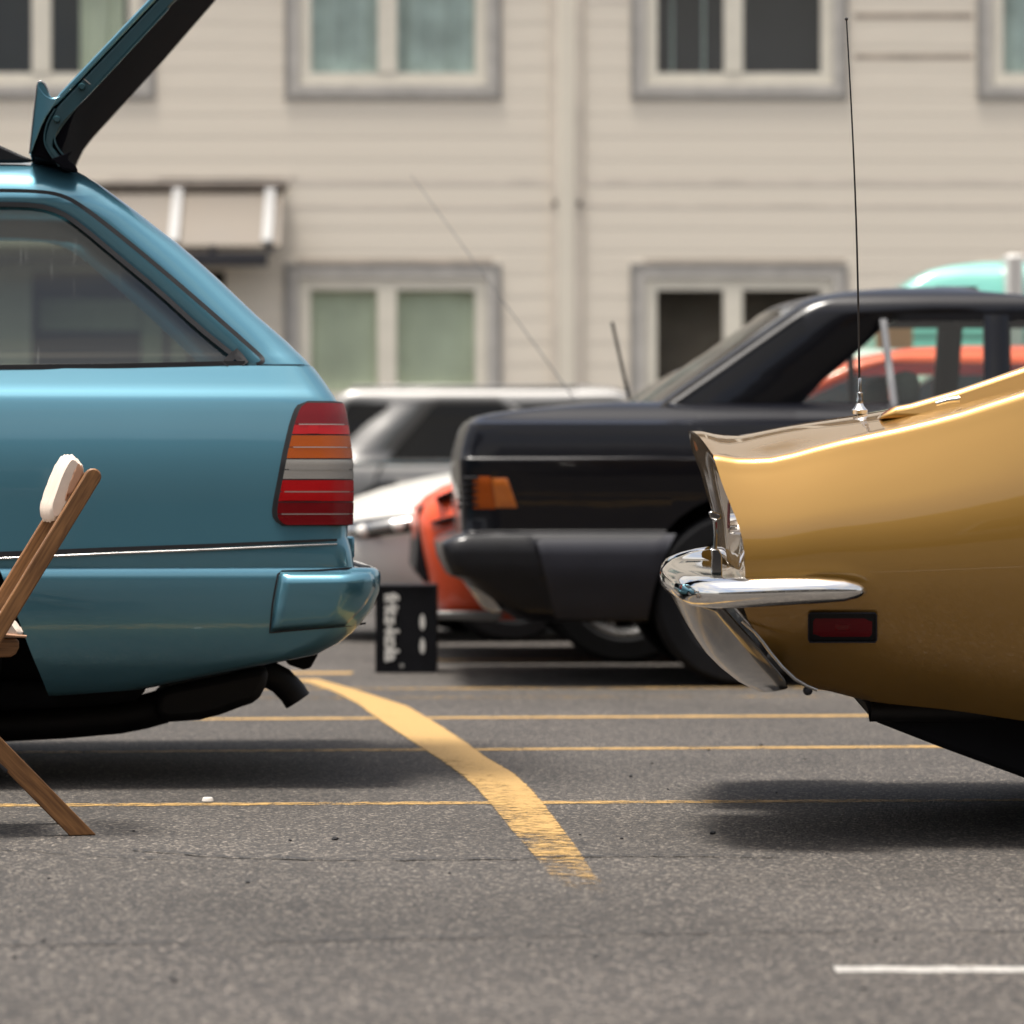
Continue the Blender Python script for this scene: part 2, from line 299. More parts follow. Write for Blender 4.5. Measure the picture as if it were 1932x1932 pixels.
def loop(z, xlo, xhi, d, W, rlo=.1, rhi=.1, blo=0., bhi=0., cols=None, NS=16, K=5, EM=8, ecols=None):
    a, b = xlo+rlo, xhi-rhi
    S = [a] + (list(cols) if cols else list(np.linspace(a, b, NS)[1:-1])) + [b]
    E = lambda r: list(np.linspace(d+r, W-d-r, EM))
    bow = lambda y, k: k*(1-((y-W/2)/max(W/2-d, .01))**2)
    P, T = [], []
    def add(p, t): P.append(p); T.append(t)
    for i, x in enumerate(S): add((x, d, z), ('near', i) if i < len(S)-1 else ('hicorner', 0))
    k0 = bow(d+rhi, bhi)
    for i in range(1, K):
        w = math.pi/2*i/K; add((b+(rhi+k0)*math.sin(w), d+rhi*(1-math.cos(w)), z), ('hicorner', 0))
    Eh = E(rhi)
    for i, y in enumerate(Eh): add((xhi+bow(y, bhi), y, z), ('hi', i) if i < EM-1 else ('hicorner', 1))
    for i in range(1, K):
        w = math.pi/2*(1-i/K); add((b+(rhi+k0)*math.sin(w), W-d-rhi*(1-math.cos(w)), z), ('hicorner', 1))
    for i, x in enumerate(S[::-1]): add((x, W-d, z), ('far', len(S)-2-i) if i < len(S)-1 else ('locorner', 1))
    k1 = bow(d+rlo, blo)
    for i in range(1, K):
        w = math.pi/2*i/K; add((a-(rlo+k1)*math.sin(w), W-d-rlo*(1-math.cos(w)), z), ('locorner', 1))
    for i, y in enumerate(E(rlo)[::-1]): add((xlo-bow(y, blo), y, z), ('lo', EM-2-i) if i < EM-1 else ('locorner', 0))
    for i in range(1, K):
        w = math.pi/2*(1-i/K); add((a-(rlo+k1)*math.sin(w), d+rlo*(1-math.cos(w)), z), ('locorner', 0))
    return P, T
def skin(rows, key, captop=True, capbot=True):
    """rows of loops -> {key: (V, F)}"""
    out = {}; n = len(rows[0][0])
    def put(k, pts):
        V, Fc, idx = out.setdefault(k, ([], [], {})); f = []
        for p in pts:
            q = tuple(round(c, 6) for c in p)
            if q not in idx: idx[q] = len(V); V.append(p)
            if idx[q] not in f: f.append(idx[q])
        if len(f) > 2: Fc.append(tuple(f))
    for r in range(len(rows)-1):
        A, T = rows[r]; B, _ = rows[r+1]
        for j in range(n):
            k = key(r, *T[j])
            if k: put(k, (A[j], A[(j+1)%n], B[(j+1)%n], B[j]))
    k = key(-1, 'bot', 0)
    if capbot and k: put(k, rows[0][0][::-1])
    k = key(len(rows), 'top', 0)
    if captop and k: put(k, rows[-1][0])
    return out
def cut(o, cutters, m=None):
    for c in cutters:
        k = o.modifiers.new('cut', 'BOOLEAN'); k.operation = 'DIFFERENCE'; k.object = c; k.solver = 'EXACT'
        if m: c.data.materials.clear(); c.data.materials.append(M[m])
        k.material_mode = 'TRANSFER'
    bpy.context.view_layer.update()
    dg = bpy.context.evaluated_depsgraph_get(); me = bpy.data.meshes.new_from_object(o.evaluated_get(dg), depsgraph=dg)
    o.modifiers.clear(); o.data = me; me.set_sharp_from_angle(angle=math.radians(38))
    for c in cutters: bpy.data.objects.remove(c)
    return o
def cyl_y(name, c, r, y0, y1, parent, seg=36):
    V = [(c[0]+r*math.cos(2*math.pi*k/seg), y, c[2]+r*math.sin(2*math.pi*k/seg)) for y in (y0, y1) for k in range(seg)]
    Fc = [tuple(range(seg)), tuple(range(2*seg-1, seg-1, -1))] + [(k, k+seg, (k+1)%seg+seg, (k+1)%seg) for k in range(seg)]
    return fixn(mesh(name, V, Fc, None, parent, 0))
def wheel(parent, x, y, r, w, spokes=10, rim='alloy', flip=1):
    e = sub('wheel', parent); h = w/2; ri = r*.66
    lathe('tyre', [(ri,-h*.8),(ri+.02,-h),(r*.93,-h),(r*.985,-h*.8),(r,-h*.4),(r,h*.4),(r*.985,h*.8),(r*.93,h),(ri+.02,h),(ri,h*.8),(ri,-h*.8)], 'tyre', e, 48, (x,y,r))
    rm = lathe('rim', [(ri,-h*.85),(ri-.012,-h*.9),(ri-.03,-h*.6),(ri-.035,h*.7),(ri,h*.8),(ri,-h*.85)], rim, e, 40, (x,y,r))
    for k in range(spokes):
        a = 2*math.pi*k/spokes; c, s = math.cos(a), math.sin(a); V = []
        yy = y - flip*h*.55
        for q, hw in ((.03,.022),(ri-.02,.016)):
            for dy in (0, flip*.03):
                for sg in (-1, 1): V.append((x+c*q-s*hw*sg, yy+dy, r+s*q+c*hw*sg))
        fixn(mesh('spoke', V, [(0,1,5,4),(2,3,7,6),(0,2,6,4),(1,3,7,5),(0,1,3,2),(4,5,7,6)], rim, rm, 30))
    lathe('hub', [(.001,-h*.62),(.055,-h*.6),(.06,-h*.4),(.06,h*.4),(.001,h*.4)] if flip > 0 else [(.001,h*.62),(.055,h*.6),(.06,h*.4),(.06,-h*.4),(.001,-h*.4)], rim, rm, 20, (x,y,r))
    lathe('brake_disc', [(.001,0.0),(ri*.72,0.0),(ri*.72,.02),(.001,.02)], 'rust_pipe', rm, 24, (x,y,r))
    return e
def ribbon(name, pts, w, m, parent, proud=.002, thick=.004, closed=False):
    """strip along 3-D points lying on a near side (normal -y), width w in the x-z plane"""
    P = [Vector(p) for p in pts]; n = len(P); V, Fc = [], []
    W = w if hasattr(w, '__len__') else [w]*n
    for i, p in enumerate(P):
        a = P[(i-1)%n] if closed else P[max(i-1,0)]; b = P[(i+1)%n] if closed else P[min(i+1,n-1)]
        t = b-a; t.y = 0; t.normalize(); k = Vector((-t.z, 0, t.x))*W[i]/2
        V += [p+k+Vector((0,-proud,0)), p-k+Vector((0,-proud,0)), p-k+Vector((0,thick,0)), p+k+Vector((0,thick,0))]
    for i in range(n if closed else n-1):
        j = (i+1) % n
        for q in range(4): Fc.append((i*4+q, i*4+(q+1)%4, j*4+(q+1)%4, j*4+q))
    if not closed: Fc += [(0,1,2,3), ((n-1)*4+3,(n-1)*4+2,(n-1)*4+1,(n-1)*4)]
    return fixn(mesh(name, V, Fc, m, parent, 50))
def dens(pts, step=12):
    out = []
    for (a, b), (c, d) in zip(pts[:-1], pts[1:]):
        n = max(1, int(math.hypot(c-a, d-b)/step))
        out += [(a+(c-a)*i/n, b+(d-b)*i/n) for i in range(n)]
    return out + [pts[-1]]
def chaikin(p, it=2):
    for _ in range(it):
        q = [p[0]]
        for a, b in zip(p[:-1], p[1:]):
            q += [(a[0]*.75+b[0]*.25, a[1]*.75+b[1]*.25), (a[0]*.25+b[0]*.75, a[1]*.25+b[1]*.75)]
        p = q + [p[-1]]
    return p
class Side:
    """near side of a contour body: rows (z, d, xlo, xhi, rlo, rhi)"""
    def __init__(s, rows): s.r = sorted(rows); s.z = [q[0] for q in s.r]
    def g(s, k, z): return float(np.interp(z, s.z, [q[k] for q in s.r]))
    def d(s, x, z):
        d = s.g(1, z); b, r = s.g(3, z)-s.g(5, z), s.g(5, z)
        if x > b: t = min(.999, (x-b)/r); d += r*(1-math.sqrt(1-t*t))
        a, r = s.g(2, z)+s.g(4, z), s.g(4, z)
        if x < a: t = min(.999, (a-x)/r); d += r*(1-math.sqrt(1-t*t))
        return d
    def pick(s, fr, xv, yv):
        d = .05
        for _ in range(6):
            p = fr.loc(xv, yv, d); d = s.d(p.x, p.z)
        return fr.loc(xv, yv, d)

# ------------------------------------------------------------------ ground and road markings
def gp(xv, yv, z=0.0):
    D = gdist(yv); return ((xv-CX)/F*D, D, z)
g = mesh('ground', [(-300,-150,0),(300,-150,0),(300,500,0),(-300,500,0)], [(0,1,2,3)], 'asphalt', None, 0); tag(g, kind='structure')
def sheet(name, P, m, z, wear):
    """P rows of (front, back) ground points"""
    V = [(x, y, z) for r in P for (x, y, *_) in r]; n = len(P); c = len(P[0])
    o = mesh(name, V, [(i*c+j, i*c+j+1, (i+1)*c+j+1, (i+1)*c+j) for i in range(n-1) for j in range(c-1)], m, None, 0); fixn(o)
    if o.data.polygons[0].normal.z < 0: o.data.flip_normals()
    a = o.data.attributes.new('wear', 'FLOAT', 'POINT')
    for i in range(n):
        for j in range(c): a.data[i*c+j].value = wear[i][j] if hasattr(wear, '__len__') else wear
    return tag(o, kind='structure')
def xline(y0, y1, xa, xb, w, wear, m='yellow_road_paint', z=.0012, n=24):
    P, Wr = [], []
    for i in range(n+1):
        xv = xa+(xb-xa)*i/n; yv = y0+(y1-y0)*xv/1932; X, D, _ = gp(xv, yv)
        P.append([(X, D-w/2), (X, D-w*.3), (X, D+w*.3), (X, D+w/2)]); Wr.append([wear+.22, wear, wear, wear+.22])
    return sheet('road_marking', P, m, z, Wr)
xline(1520, 1510, -900, 2900, .105, .07)
xline(1420, 1408, -700, 2700, .11, .035)
xline(1359, 1349, -500, 2600, .12, .0)
xline(1319, 1313, 300, 2600, .14, .16)
xline(1301, 1297, 300, 2600, .14, .10)
xline(1271, 1268, -200, 665, .20, -.02)
xline(1247, 1245, 800, 1500, .20, .06)
xline(1668, 1668, -200, 1220, .08, .27)
xline(1830, 1830, 1575, 3400, .085, .0, 'white_road_paint')
arc = [(1282,540,600,-.10),(1290,585,628,-.10),(1300,615,664,-.10),(1313,645,705,-.10),(1333,680,768,-.10),(1358,712,812,-.09),(1398,773,875,-.08),(1428,818,916,-.07),(1463,868,975,-.03),(1493,900,1008,.0),
       (1523,925,1033,.03),(1550,947,1054,.05),(1575,966,1073,.06),(1600,990,1092,.07),(1625,1010,1108,.10),(1650,1030,1124,.135),(1675,1048,1150,.175),(1690,1060,1165,.24)]
P, Wr = [], []
for yv, a, b, w in arc:
    P.append([gp(a+(b-a)*t, yv) for t in (0, .06, .25, .5, .75, .94, 1)]); Wr.append([w+.25, w+.04, w+.02, w+.02, w-.02, w, w+.22])
sheet('road_marking', P, 'yellow_road_paint', .0024, Wr)
def crack(pts, w):
    P = []
    for xv, yv in dens(pts, 14):
        X, D, _ = gp(xv, yv); D += rng.normal(0, .006); k = w*rng.uniform(.4, 1.25); P.append([(X, D-k/2), (X, D+k/2)])
    return sheet('asphalt_crack', P, 'crack_dark', .0036, .0)
crack([(250,1605),(420,1618),(620,1624),(820,1623),(966,1622),(1100,1617),(1300,1616),(1470,1619)], .022)
crack([(-200,1788),(0,1785),(300,1781),(540,1778),(760,1773),(966,1768),(1240,1762),(1550,1760),(2100,1757)], .014)
crack([(0,1603),(60,1606),(130,1613),(250,1620),(330,1622)], .012)
# loose stone chips lying on the asphalt (each one a thing of its own)
chips = [(252,1569,5),(632,1585,10),(547,1587,6),(467,1667,8),(848,1649,6),(92,1659,5),(39,1720,4),(82,1777,9),(98,1789,6),(27,1808,8),(328,1852,12),(388,1847,4),(80,1900,6),(172,1906,7),(1345,1574,10),(1173,1583,5),(1094,1576,4),
         (1640,1713,4),(1652,1777,6),(1688,1773,7),(1630,1868,9),(1125,1808,8),(998,1785,6),(1190,1466,6),(1337,1416,5),(1436,1407,6),(1519,1433,4),(1260,1490,4),(1885,1699,5),(673,1791,5),(1916,2010,8),(1560,1612,4),(1230,1441,4),(1465,1497,4)]
for xv, yv, s in chips:
    D = gdist(yv); r = s*.55/F*D; b = bmesh.new(); bmesh.ops.create_icosphere(b, subdivisions=2, radius=r)
    for v in b.verts: v.co = Vector((v.co.x*1.25, v.co.y*1.1, v.co.z*.72))*rng.uniform(.78, 1.18)
    me = bpy.data.meshes.new('stone_chip'); b.to_mesh(me); b.free(); me.materials.append(M['stone_chip']); me.shade_smooth(); me.set_sharp_from_angle(angle=.5)
    o = bpy.data.objects.new('stone_chip', me); COL.objects.link(o); o.location = ((xv-CX)/F*D, D, r*.55); o.rotation_euler = (0, 0, rng.uniform(0, 6))
    tag(o, 'small black stone chip lying loose on the grey asphalt', 'stone', 'loose black chips on the asphalt')
D = gdist(1515); o = lathe('bottle_cap', [(.001,.008),(.010,.008),(.012,.005),(.013,0),(.011,0),(.011,.004),(.001,.004)], 'pale_chip', None, 16, ((392-CX)/F*D, D, .0045), 'z')
tag(o, 'tiny pale speck of litter on the thin yellow line under the teal wagon', 'litter')

# ------------------------------------------------------------------ building
BD = 41.0
bl = empty('office_building', (0, BD, 0)); tag(bl, 'long cream clad two storey building with grey cased windows', 'building')
bx = lambda xv: (xv-CX)/F*BD
bz = lambda yv: CH+(YH-yv)/F*BD
pitch = 43/F*BD
wins = []
for k in range(-3, 6):
    x0 = 537+653*(k-1); x1 = x0+409
    wins.append((k, 'up', x0, x1, -105, 187))
    if k not in (0,): wins.append((k, 'down', x0-1, x1, 497, 789))
holes = [(bx(a), bx(b), bz(d), bz(c)) for (_, _, a, b, c, d) in wins] + [(bx(60), bx(424), 0.0, bz(512))]
XA, XB, ZT = bx(537-653*4-200), bx(537+653*5), bz(-420)
pm = bpy.data.meshes.new('plank')
pv = [(0,-.0006,0),(1,-.0006,0),(1,-.0019,.05),(0,-.0019,.05),(1,0,1),(0,0,1),(0,.02,0),(1,.02,0),(1,.02,1),(0,.02,1)]
pm.from_pydata(pv, [], [(0,1,2,3),(3,2,4,5),(1,0,6,7),(5,4,8,9),(0,3,5,9,6),(1,7,8,4,2)]); pm.materials.append(M['facade'])
zrow = bz(45) - 40*pitch; rows_z = []
z = zrow
while z < ZT:
    if z+pitch > 0: rows_z.append((max(z, 0), min(z+pitch, ZT)))
    z += pitch
for za, zb in rows_z:
    e = sorted({za, zb} | {h for q in holes for h in q[2:] if za+.004 < h < zb-.004})
    for a, b in zip(e[:-1], e[1:]):
        xs = XA; sp = []
        for h in sorted(q for q in holes if q[2] < (a+b)/2 < q[3]):
            if h[0] > xs: sp.append((xs, h[0]))
            xs = max(xs, h[1])
        sp.append((xs, XB))
        for p, q in sp:
            o = bpy.data.objects.new('plank', pm); COL.objects.link(o); o.parent = bl
            o.location = (p+.002, rng.uniform(-.0005, .0005), a); o.scale = (q-p-.003, 1, b-a-.0015)
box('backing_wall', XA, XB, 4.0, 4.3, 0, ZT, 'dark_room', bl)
box('floor_slab', XA, XB, .3, 4.0, bz(345)-.15, bz(345), 'far_wall', bl)
box('roof', XA-.2, XB+.2, -.25, 4.5, ZT, ZT+.3, 'alu_casing', bl)
for s in (XA, XB): box('end_wall', s-.1, s+.1, .03, 4.0, 0, ZT, 'facade', bl)
def ring(name, x0, x1, z0, z1, w, y0, y1, m, parent, b=.004):
    V = [(x,y,z) for y in (y0,y1) for (x,z) in ((x0,z0),(x1,z0),(x1,z1),(x0,z1),(x0+w,z0+w),(x1-w,z0+w),(x1-w,z1-w),(x0+w,z1-w))]
    Fc = []
    for i in range(4):
        j = (i+1) % 4; Fc += [(i,j,4+j,4+i), (8+j,8+i,12+i,12+j), (j,i,8+i,8+j), (4+i,4+j,12+j,12+i)]
    return fixn(mesh(name, V, Fc, m, parent, 30))
def curtain(parent, x0, x1, z0, z1, y, m, amp=.03, nf=9):
    P = []
    ph = rng.uniform(0, 6)
    for i in range(3):
        zz = z0+(z1-z0)*i/2; P.append([(x0+(x1-x0)*j/60, y+amp*math.sin(j/60*nf*6.28+ph)+.5*amp*math.sin(j*.37+ph), zz) for j in range(61)])
    return grid('curtain', P, m, parent, 80)
mid = {('up',0):'dark_room',('up',1):'curtain_teal',('up',2):'dark_room',('up',3):'curtain_teal',('down',1):'curtain_green',('down',2):'brown_room'}
for k, lv, a, b, c, d in wins:
    w = sub('window', bl); x0, x1, z0, z1 = bx(a), bx(b), bz(d), bz(c); u = BD/F
    ring('casing_edge', x0, x1, z0, z1, 10*u, -.030, .06, 'alu_edge', w); ring('casing', x0+10*u+.002, x1-10*u-.002, z0+10*u+.002, z1-10*u-.002, 17*u, -.024, .08, 'alu_casing', w)
    f = ring('frame', x0+28*u, x1-28*u, z0+28*u, z1-28*u, 22*u, .005, .10, 'upvc', w)
    xm = bx(a+194); box('mullion', xm-18*u, xm+18*u, -.006, .097, z0+50*u+.002, z1-50*u-.002, 'upvc', w, .004)
    for p, q in ((x0+50*u+.002, xm-18*u-.002), (xm+18*u+.002, x1-50*u-.002)):
        box('pane', p, q, .05, .056, z0+50*u+.002, z1-50*u-.002, 'window_glass', w)
    m_ = mid.get((lv, k), 'curtain_teal' if k % 2 else 'dark_room')
    if m_.startswith('curtain'): curtain(w, x0+28*u, x1-28*u, z0+28*u, z1-28*u, .115, m_, .03 if m_ == 'curtain_teal' else .006, 7)
    else:
        box('unlit_room_sheet', x0+28*u, x1-28*u, .5, .52, z0+28*u, z1-28*u, m_, w)  # flat sheet coloured in the dark tone of an unlit room
        if (lv, k) == ('up', 0): curtain(w, bx(148), bx(232), z0+28*u, z1-28*u, .2, 'curtain_green', .02, 2); 
        if (lv, k) == ('up', 2):
            for xx in (1268, 1328): curtain(w, bx(xx), bx(xx+5), z0+28*u, z1-28*u, .3, 'curtain_teal', .0, 1)
for xa, xb, yc, hh, mm in ((1612,1836,30,11,'stain'),(1612,1836,107,10,'stain'),(948,1039,343,13,'faint_stain'),(300,535,343,12,'faint_stain'),(548,945,343,12,'faint_stain'),(1099,1930,343,13,'faint_stain'),(1099,1930,388,7,'faint_stain'),(300,1039,390,7,'faint_stain'),(1099,1190,2,8,'faint_stain'),(560,930,492,7,'stain'),(1215,1595,492,6,'stain'),(205,560,336,9,'faint_stain')):
    box('weather_stain', bx(xa), bx(xb), -.0035, -.002, bz(yc+hh/2), bz(yc-hh/2), mm, bl)
dp = sub('downpipe_cover', bl)
o = box('cover', bx(1052), bx(1086), -.07, -.025, 0, ZT-.05, 'facade_trim', dp, .02)
for xa, xb in ((1040, 1052), (1086, 1098)): box('flange', bx(xa), bx(xb)-.002, -.045, -.024, 0, ZT-.05, 'faint_stain', dp)
for xa in (1043, 1089): 
    o = box('bolt', bx(xa), bx(xa+8), -.06, -.046, bz(389), bz(379), 'soot', dp)
aw = sub('awning', bl)
box('flashing', bx(-330), bx(545), -.09, -.024, bz(357), bz(345), 'soot', aw, .01)
def slab(name, xa, xb, ya, za, yb, zb, t, m, parent):
    V = [(x,y,z+dz) for x in (xa,xb) for (y,z) in ((ya,za),(yb,zb)) for dz in (0,t)]
    return fixn(mesh(name, V, [(0,1,3,2),(4,5,7,6),(0,1,5,4),(2,3,7,6),(0,2,6,4),(1,3,7,5)], m, parent, 30))
slab('panel', bx(-320), bx(536), -.03, bz(362), -.62, bz(474), .02, 'awning_panel', aw)
for xa in (-180, 160, 328, 502):
    slab('rib', bx(xa), bx(xa)+.10, -.05, bz(354), -.66, bz(466), .03, 'bracket_grey', aw)
box('gutter', bx(-330), bx(512), -.70, -.60, bz(509), bz(483), 'gutter_dark', aw, .01)
for xa in (404, 510): box('gutter_bracket', bx(xa), bx(xa+12), -.70, -.56, bz(484)+.001, bz(470), 'gutter_dark', aw)
dr = sub('entrance', bl)
box('door_leaf', bx(62), bx(255), .50, .55, 0, bz(622), 'gutter_dark', dr); box('side_light', bx(258), bx(422), .52, .53, 0, bz(560), 'curtain_green', dr); box('transom', bx(62), bx(255), .52, .53, bz(620), bz(560), 'curtain_green', dr)
box('shaded_door_head', bx(62), bx(422), .45, .56, bz(558), bz(513), 'gutter_dark', dr)  # dark door head also stands in for the shade under the gutter
for xx in (300, 345): box('glazing_bar', bx(xx), bx(xx+12), .48, .515, 0, bz(560), 'gutter_dark', dr)
# unseen building added behind the camera, shaped for its reflections in the paint
fb = empty('mirrored_building', (0, -15, 0)); tag(fb, 'unseen grey building added behind the camera to be mirrored in the paintwork', 'building')
box('wall', -60, 60, -8, 0, 0, 8.0, 'far_wall', fb); box('roof', -60.3, 60.3, -8.3, .3, 8.003, 8.3, 'alu_casing', fb)
box('mirrored_dark_band', -60, 60, .002, .25, 0, 1.5, 'mirrored_dark_band', fb)  # dark band added along the foot to darken the lower reflections in the paint
for k in range(-9, 10):
    w = sub('window', fb); ring('frame', k*6-1.2, k*6+1.2, 2.2, 4.6, .12, -.02, .06, 'upvc', w); box('pane', k*6-1.07, k*6+1.07, .005, .02, 2.33, 4.47, 'dark_glass', w); box('reveal', k*6-1.07, k*6+1.07, .001, .003, 2.33, 4.47, 'dark_room', w)

# ------------------------------------------------------------------ teal estate car, tailgate open
WG = Frame(715, 8.96, 6.0); W_ = 1.74; wg = WG.empty('estate_car')
tag(wg, 'teal blue estate car with raised tailgate parked behind the wooden chair', 'car')
LEN = -4.70
def wrow(y, x, d, rr=.10, br=.02, lo=None):
    p = WG.loc(x, y, d+rr); return (p.z, LEN if lo is None else lo, p.x, d, .25, rr, .12, br)
lowspec = [(1312,90,.165,.06,0),(1309,160,.145,.06,0),(1300,270,.125,.06,0),(1279,375,.098,.07,.0),(1253,506,.068,.08,.0),(1234,598,.048,.09,.01),(1212,638,.032,.10,.012),(1193,662,.022,.10,.015),(1178,676,.014,.10,.02),
  (1148,700,.003,.10,.02),(1114,713,-.003,.10,.02),(1090,715,-.005,.10,.02),(1080,714,-.004,.10,.02),(1074,710,.0,.09,.02),(1071,702,.002,.08,.015),(1070,669,.006,.05,.0),(1062,667,.004,.05,0),(1040,664,.003,.05,0),
  (1020,658,.004,.05,0),(1012,655,.004,.05,0),(983,657,.005,.055,0),(934,658,.005,.06,0),(874,657,.008,.06,0),(822,651,.017,.06,0),(780,645,.026,.06,0),(762,640,.031,.06,0),(755,635,.034,.06,0),(748,631,.038,.06,0),(740,626,.045,.06,0),(724,615,.056,.06,0),(706,602,.067,.06,0),(692,591,.076,.06,0)]
R = []
for y, x, d, rr, br in lowspec:
    q = wrow(y, x, d, rr, br); z = q[0]
    lo = LEN + itp(z, [(.15,.25),(.3,.05),(.6,.0),(.72,.06),(.80,.25),(.86,.6),(.93,1.15),(1.0,1.30)])
    R.append((z, lo, q[2], d, .25, rr, .10, br))
WS = Side([(r[0], r[3], r[1], r[2], r[4], r[5]) for r in R])
rows = [loop(z, lo, hi, d, W_, .25, rr, .10, br, NS=40) for (z, lo, hi, d, _, rr, _, br) in R]
body = fixn(mesh('body', *skin(rows, lambda r, s, i: 'b')['b'][:2], 'teal_paint', wg, 38))
zb = R[-1][0]
cx = WG.loc(-262, 1240, 0).x
arch = prism('c', [(cx+.33*math.cos(a), .34+.345*math.sin(a)) for a in np.linspace(0, math.pi, 17)] + [(cx-.36, -.1), (WG.loc(104,1330,0).x, -.1), (WG.loc(66,1240,0).x, WG.loc(66,1240,0).z), (WG.loc(14,1110,0).x, WG.loc(14,1110,0).z)][::1], -.15, .40, None, wg, 0, 0)
bpy.data.objects.remove(arch)
pa = [WG.loc(*q, 0) for q in ((100,1345),(80,1290),(56,1228),(28,1150),(2,1080),(-60,985),(-140,940),(-240,930),(-340,960),(-420,1040),(-460,1140),(-480,1345))]
pa = [(p.x, p.z) for p in pa]
cs = [prism('c', pa, -.15, .34, None, wg, 0, 0), prism('c', pa, W_-.34, W_+.15, None, wg, 0, 0)]
fx = cx-2.80
for a, b in ((-.15, .34), (W_-.34, W_+.15)): cs.append(cyl_y('c', (fx, 0, .33), .36, a, b, wg))
cs.append(box('c', -1.35, .4, .22, W_-.22, WG.loc(0,1000,.3).z, zb+.3, None, wg))
cut(body, cs, 'underbody')
for x, y in ((cx,.13),(cx,W_-.13),(fx,.13),(fx,W_-.13)): wheel(wg, x, y, .315, .20, 15, 'alloy', 1 if y < 1 else -1)
# greenhouse
gr_spec = [(692,591,.076,.055),(686,585,.080,.055),(680,580,.083,.055),(670,570,.090,.055),(660,559,.096,.055),(645,544,.104,.055),(620,515,.116,.05),(596,487,.127,.05),(560,449,.143,.05),(525,412,.158,.05),(490,373,.172,.05),(459,337,.184,.05),(430,299,.195,.05),(415,280,.200,.05),(401,262,.205,.05),(392,250,.209,.05),(386,242,.212,.05),(384,239,.213,.05),(370,220,.220,.05),(357,202,.227,.05),(347,188,.235,.05),(338,174,.245,.06),(330,161,.258,.06),(323,148,.275,.07),(317,132,.30,.08),(312,108,.335,.09),(308,75,.38,.1),(305,30,.44,.11),(303,-60,.52,.12)]
xw_tab = [(692,470),(686,465),(680,458),(670,445),(660,431),(645,412),(620,382),(596,355),(560,315),(525,274),(490,233),(459,195),(430,160),(415,140),(401,119),(392,98),(386,68),(384,20)]
GR, rows = [], []
for y, x, d, rr in gr_spec:
    p = WG.loc(x, y, d+rr*.5); z, hi = p.z, p.x
    xw = WG.loc(itp(y, xw_tab), y, d).x
    lo = LEN + itp(z, [(.9,1.22),(1.0,1.30),(1.38,2.02),(1.42,2.15),(1.46,2.6)])
    cols = [lo+.10+.05+.06, lo+.10+.9*(1-(z-.98)*.5), lo+.10+1.0*(1-(z-.98)*.5), xw-.95-.06, xw-.95+.03 if xw-.95+.03 < hi-.3 else hi-.3, min(xw, hi-rr-.02)]
    cols = [min(max(c, lo+.07+.012*(i+1)), hi-rr-.004*(6-i)) for i, c in enumerate(cols)]
    for i in range(1, 6): cols[i] = max(cols[i], cols[i-1]+.002)
    GR.append((z, d, lo, hi, .06, rr)); rows.append(loop(z, lo, hi, d, W_, .06, rr, .08, .0, cols=cols, EM=6))
WGS = Side(GR)
wtop = 17; names = {}
def gkey(r, s, i):
    win = 0 <= r < wtop-0
    if s in ('near', 'far') and win and i in (1, 3, 5): return 'glass_%s_%d' % (s, i)
    if s == 'lo' and 0 <= r < 20 and 0 < i < 4: return 'glass_lo'
    if s == 'hi' and r < 23: return None
    return 'shell' if s != 'bot' else None
# glass sits in intervals 1,3,5 counted between column points 0..7
def gkey2(r, s, i):
    win = 0 <= r < wtop
    if s in ('near', 'far') and win and i in (1, 3, 5): return 'pane_%s_%d' % (s, i)
    return gkey(r, s, i) if not (s in ('near','far')) else 'shell'
res = skin(rows, gkey2)
sh = mesh('roof_and_pillars', *res['shell'][:2], 'teal_paint', wg, 38); solid(sh, .025)
for k, v in res.items():
    if k.startswith('pane'):
        o = mesh('window_pane', [(x, y+(.012 if 'near' in k else -.012), z) for x, y, z in v[0]], v[1], 'tinted_glass', wg, 60)
    elif k == 'glass_lo': mesh('windscreen', v[0], v[1], 'tinted_glass', wg, 60)
pk = lambda xv, yv: (WGS if yv < 692 else WS).pick(WG, xv, yv)
u = 8.96/F
groove = chaikin([(-700,362),(-200,359),(0,360),(60,361),(110,366),(150,385),(225,443),(300,505),(375,569),(450,635),(488,669),(497,679),(492,686),(484,688)], 2)
ribbon('frame_groove', [pk(*q) for q in groove], 8.5*u, 'rubber', wg, .0015, .01)
seal = chaikin([(-700,386),(-200,384),(0,385),(70,387),(112,399),(150,424),(225,487),(300,549),(375,618),(431,663),(459,684)], 1)
ribbon('window_seal', [pk(*q) for q in seal], 9*u, 'rubber', wg, .002, .012)
ribbon('window_seal', [pk(*q) for q in dens([(-700,701),(0,693),(200,691),(462,685)], 40)], 9*u, 'rubber', wg, .004, .012)
ribbon('window_seal', [pk(*q) for q in [(424,688),(432,678),(441,670),(446,664),(452,672),(458,680),(463,687)]], 14*u, 'rubber', wg, .0035, .012)
ribbon('panel_seam', [pk(*q) for q in dens([(488,688.5),(574,688.5)], 12)], 1.7*u, 'rubber', wg, .0012, .006)
strip = dens([(-900,1082),(-200,1062),(0,1054),(200,1045),(400,1037),(600,1028),(636,1026.5)], 36)
ribbon('belt_gap', [pk(x, y-8) for x, y in strip], [max(3, 12-(x+200)/110)*u for x, y in strip], 'rubber', wg, .0035, .02)
tube('chrome_strip', [pk(x, y)+Vector((0,-.003,0)) for x, y in strip], [.0030]*(len(strip)-2)+[.0026,.002], 'worn_chrome', wg, 12)
